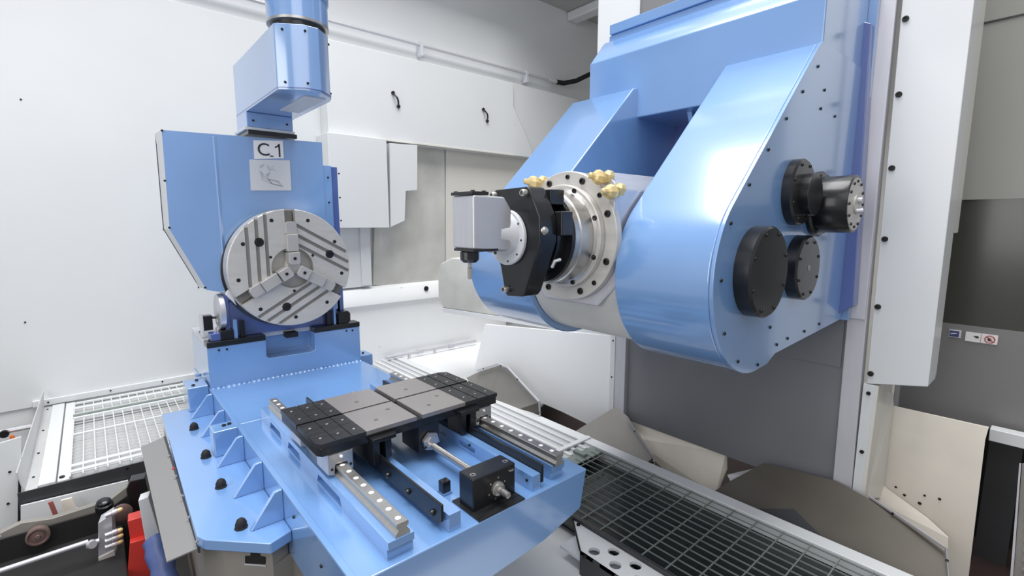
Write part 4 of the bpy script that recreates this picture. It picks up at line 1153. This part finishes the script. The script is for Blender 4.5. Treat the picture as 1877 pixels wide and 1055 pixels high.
for y, h, w_ in ((4.02, 0.0, 0.010), (3.90, 0.002, 0.016), (3.76, 0.004, 0.012), (3.70, 0.004, 0.012), (3.42, 0.0, 0.010), (2.97, 0.0, 0.014), (2.90, 0.0, 0.012)):
    part('cross_rail', B().box(-0.16, 0.42, y - w_, y + w_, tz_ - 0.014, tz_ + h), WHITE, tr, 0.002)
part('pipe', B().tube([(-0.16, 3.73, tz_ + 0.004), (0.42, 3.73, tz_ + 0.004)], 0.010, 8), GRATE, tr)
for k in range(14):
    part('mesh_wire', B().box(-0.158 + 0.044 * k - 0.0025, -0.158 + 0.044 * k + 0.0025, 2.85, 4.04, tz_ - 0.008, tz_ - 0.003), MESH, tr)
for k in range(24):
    part('mesh_wire', B().box(-0.16, 0.43, 2.88 + 0.049 * k - 0.002, 2.88 + 0.049 * k + 0.002, tz_ - 0.010, tz_ - 0.006), MESH, tr)
part('mount_bolt', B().cyl((-0.185, 2.86, tz_ - 0.004), (0, 0, 1), 0.010, 0.006, 12), HOLE, tr)

dpn = root('left_door_panel', (-0.36, 2.9, -1.55), 'white door panel with screws at the far left edge', 'panel')
part('sheet', B().sheet([(-0.369, 2.96, -0.951), (-0.304, 2.96, -0.941), (-0.344, 2.96, -1.353), (-0.409, 2.96, -1.351), (-0.504, 2.96, -1.333), (-0.464, 2.96, -0.941)], (0, 0.01, 0)), WHITE, dpn, smooth=0)
part('edge_seal', B().tube([(-0.322, 2.955, -1.091), (-0.348, 2.955, -1.341)], 0.005, 6), RUBBER, dpn)
stamp('screw', SCR_S, dpn, [(-0.353, 2.96, -1.088), (-0.372, 2.96, -1.23)], ROT_NY)
lpv = root('left_wall_pipe', (-0.448, 4.0, -1.226), 'thin pipe with an orange clamp along the wall at the far left', 'pipe')
part('pipe', B().tube([(-0.579, 4.0, -1.22), (-0.36, 4.0, -1.221)], 0.014, 8), ALU, lpv)
part('pipe_end', B().cyl((-0.473, 3.98, -1.225), (0, -1, 0), 0.022, 0.02, 12), BLACK, lpv)
part('orange_clamp', B().prism([(-0.452, -1.238), (-0.435, -1.244), (-0.428, -1.29), (-0.455, -1.288)], 'y', 3.96, 3.98), ORANGE, lpv, 0.002, label='orange plastic clamp')

# ------------------------------------------------------------------ hydraulic unit lower left
hu = root('hydraulic_unit', (-0.2, 2.4, -1.7), 'black hydraulic unit with silver rod and valve block in the lower left corner', 'hydraulic unit')
part('casing', B().box(-0.60, 0.0, 1.85, 2.58, -1.75, -1.30), RUBBER, hu, 0.006, label='black casing')
part('grey_top_rail', B().prism([(-0.359, -1.187), (-0.351, -1.225), (-0.037, -1.227), (0.041, -1.185), (0.035, -1.139), (-0.033, -1.181), (-0.213, -1.188), (-0.298, -1.17)], 'y', 2.59, 2.62), CHUTE, hu, 0.002, label='grey sloping top rail')
part('front_face', B().prism([(-0.416, -1.206), (-0.037, -1.213), (0.037, -1.174), (0.001, -1.64), (-0.436, -1.399)], 'y', 2.575, 2.585), RUBBER, hu)
part('pulley', B().lathe((-0.255, 2.56, -1.227), (0, -1, 0), [(0.034, -0.02), (0.036, 0.0), (0.036, 0.01), (0.030, 0.012), (0.028, 0.006), (0.020, 0.006), (0.018, 0.010), (0.009, 0.010), (0.007, 0.016)], 32), COPPER, hu, label='brownish grooved pulley')
part('push_button', B().lathe((-0.049, 2.5, -1.153), (0, -0.25, 1), [(0.030, -0.03), (0.030, 0.006), (0.024, 0.010), (0.024, 0.020), (0.017, 0.026), (0.008, 0.027)], 24), BLACK, hu, label='round black knob')
part('valve_block', B().sheet([(-0.07, 2.35, -1.149), (-0.027, 2.35, -1.13), (-0.034, 2.35, -1.299), (-0.084, 2.35, -1.318)], (0.01, 0.06, 0)), SATIN, hu, 0.002, smooth=0, label='silver valve block')
part('valve_block_foot', B().sheet([(-0.082, 2.345, -1.287), (-0.032, 2.345, -1.278), (-0.032, 2.345, -1.318), (-0.082, 2.345, -1.328)], (0.01, 0.06, 0)), FACED, hu, 0.001, smooth=0)
FIT = (((-0.046, 2.32, -1.115), (-0.002, 2.32, -1.108)), ((-0.053, 2.32, -1.193), (-0.009, 2.32, -1.19)), ((-0.055, 2.32, -1.217), (-0.009, 2.32, -1.213)), ((-0.057, 2.32, -1.241), (-0.011, 2.32, -1.238)))
for a, e in FIT:
    a, e = Vector(a), Vector(e)
    part('hose_fitting', B().lathe(a, e - a, [(0.009, 0), (0.009, 0.02), (0.011, 0.022), (0.011, 0.036), (0.008, 0.040), (0.008, (e - a).length * 0.85)], 10), SATIN, hu)
    part('fitting_tip', B().lathe(a.lerp(e, 0.8), e - a, [(0.009, 0), (0.009, 0.012), (0.005, 0.018)], 10), BRASS, hu)
part('silver_rod', B().tube([(-0.378, 2.35, -1.214), (-0.104, 2.35, -1.211)], 0.0095, 12), SATIN, hu, label='long silver rod')
part('rod_eye', B().lathe((-0.095, 2.34, -1.22), (0.3, -1, 0.2), [(0.014, -0.01), (0.018, 0.0), (0.014, 0.012)], 16), SATIN, hu)
part('rod_stub', B().tube([(-0.1, 2.345, -1.219), (-0.072, 2.345, -1.218)], 0.010, 10), SATIN, hu)
part('side_disc', B().lathe((0.003, 2.42, -1.167), (0, -1, 0), [(0.034, 0), (0.036, 0.01), (0.026, 0.014)], 24), COPPER, hu)
part('red_strap', B().sheet([(-0.227, 2.7, -1.165), (-0.212, 2.7, -1.166), (-0.201, 2.7, -1.232), (-0.215, 2.7, -1.238)], (0, 0.01, 0)), MAROON2, hu, smooth=0)
part('white_lower_panel', B().sheet([(-0.315, 2.78, -1.181), (0.039, 2.78, -1.197), (0.023, 2.78, -1.314), (-0.324, 2.78, -1.271)], (0, 0.01, 0)), WHITE, hu, smooth=0)
part('brown_strap', B().sheet([(-0.19, 2.74, -1.188), (-0.155, 2.74, -1.189), (-0.145, 2.74, -1.239), (-0.126, 2.74, -1.268), (-0.189, 2.74, -1.254)], (0, 0.01, 0)), GRIMY, hu, smooth=0)
rfm = root('red_frame', (0.05, 2.2, -1.75), 'red enamelled frame between the black hydraulic unit and the grey skirt', 'frame')
part('upper_red_block', B().sheet([(0.016, 2.25, -1.129), (0.063, 2.25, -1.129), (0.075, 2.25, -1.258), (0.019, 2.25, -1.251)], (0.005, 0.06, 0)), RED, rfm, 0.002, smooth=0)
part('lower_red_frame', B().sheet([(0.015, 2.22, -1.203), (0.071, 2.22, -1.206), (0.084, 2.22, -1.434), (-0.01, 2.22, -1.383)], (0.005, 0.06, 0)), RED, rfm, 0.002, smooth=0)
part('dark_red_floor', B().box(0.02, 0.22, 1.9, 2.6, -1.80, -1.78), RED, rfm)
single('black_elbow', B().sheet([(0.024, 2.45, -1.092), (0.039, 2.45, -1.061), (0.089, 2.45, -1.065), (0.097, 2.45, -1.157), (0.075, 2.45, -1.158), (0.065, 2.45, -1.225), (0.029, 2.45, -1.227)], (0.01, 0.06, 0)), BLACK, 'black elbow bracket under the dark front plate of the tray', 'bracket', bev=0.003, smooth=0)
single('pale_post', B().sheet([(0.053, 2.2, -1.036), (0.084, 2.2, -1.033), (0.107, 2.2, -1.208), (0.062, 2.2, -1.225)], (0.01, 0.05, 0)), LABELG, 'pale grey post leaning beside the grey skirt, above the blue sleeve', 'post', bev=0.002, smooth=0)
a, e = Vector((0.086, 2.15, -1.187)), Vector((0.105, 1.95, -1.297))
single('blue_sleeve', B().tube([a.lerp(e, t / 8) + Vector((0.004 * math.sin(t * 2.1), 0, 0)) for t in range(9)], 0.038, 18), BAG, 'wrinkled dark blue rubber sleeve at the bottom left', 'sleeve')
single('dark_red_cylinder', B().cyl((0.34, 1.75, -1.75), (0, 0, 1), 0.10, 0.55, 24), BAG, 'dark bluish cylinder under the corner of the blue outrigger plate', 'cylinder')
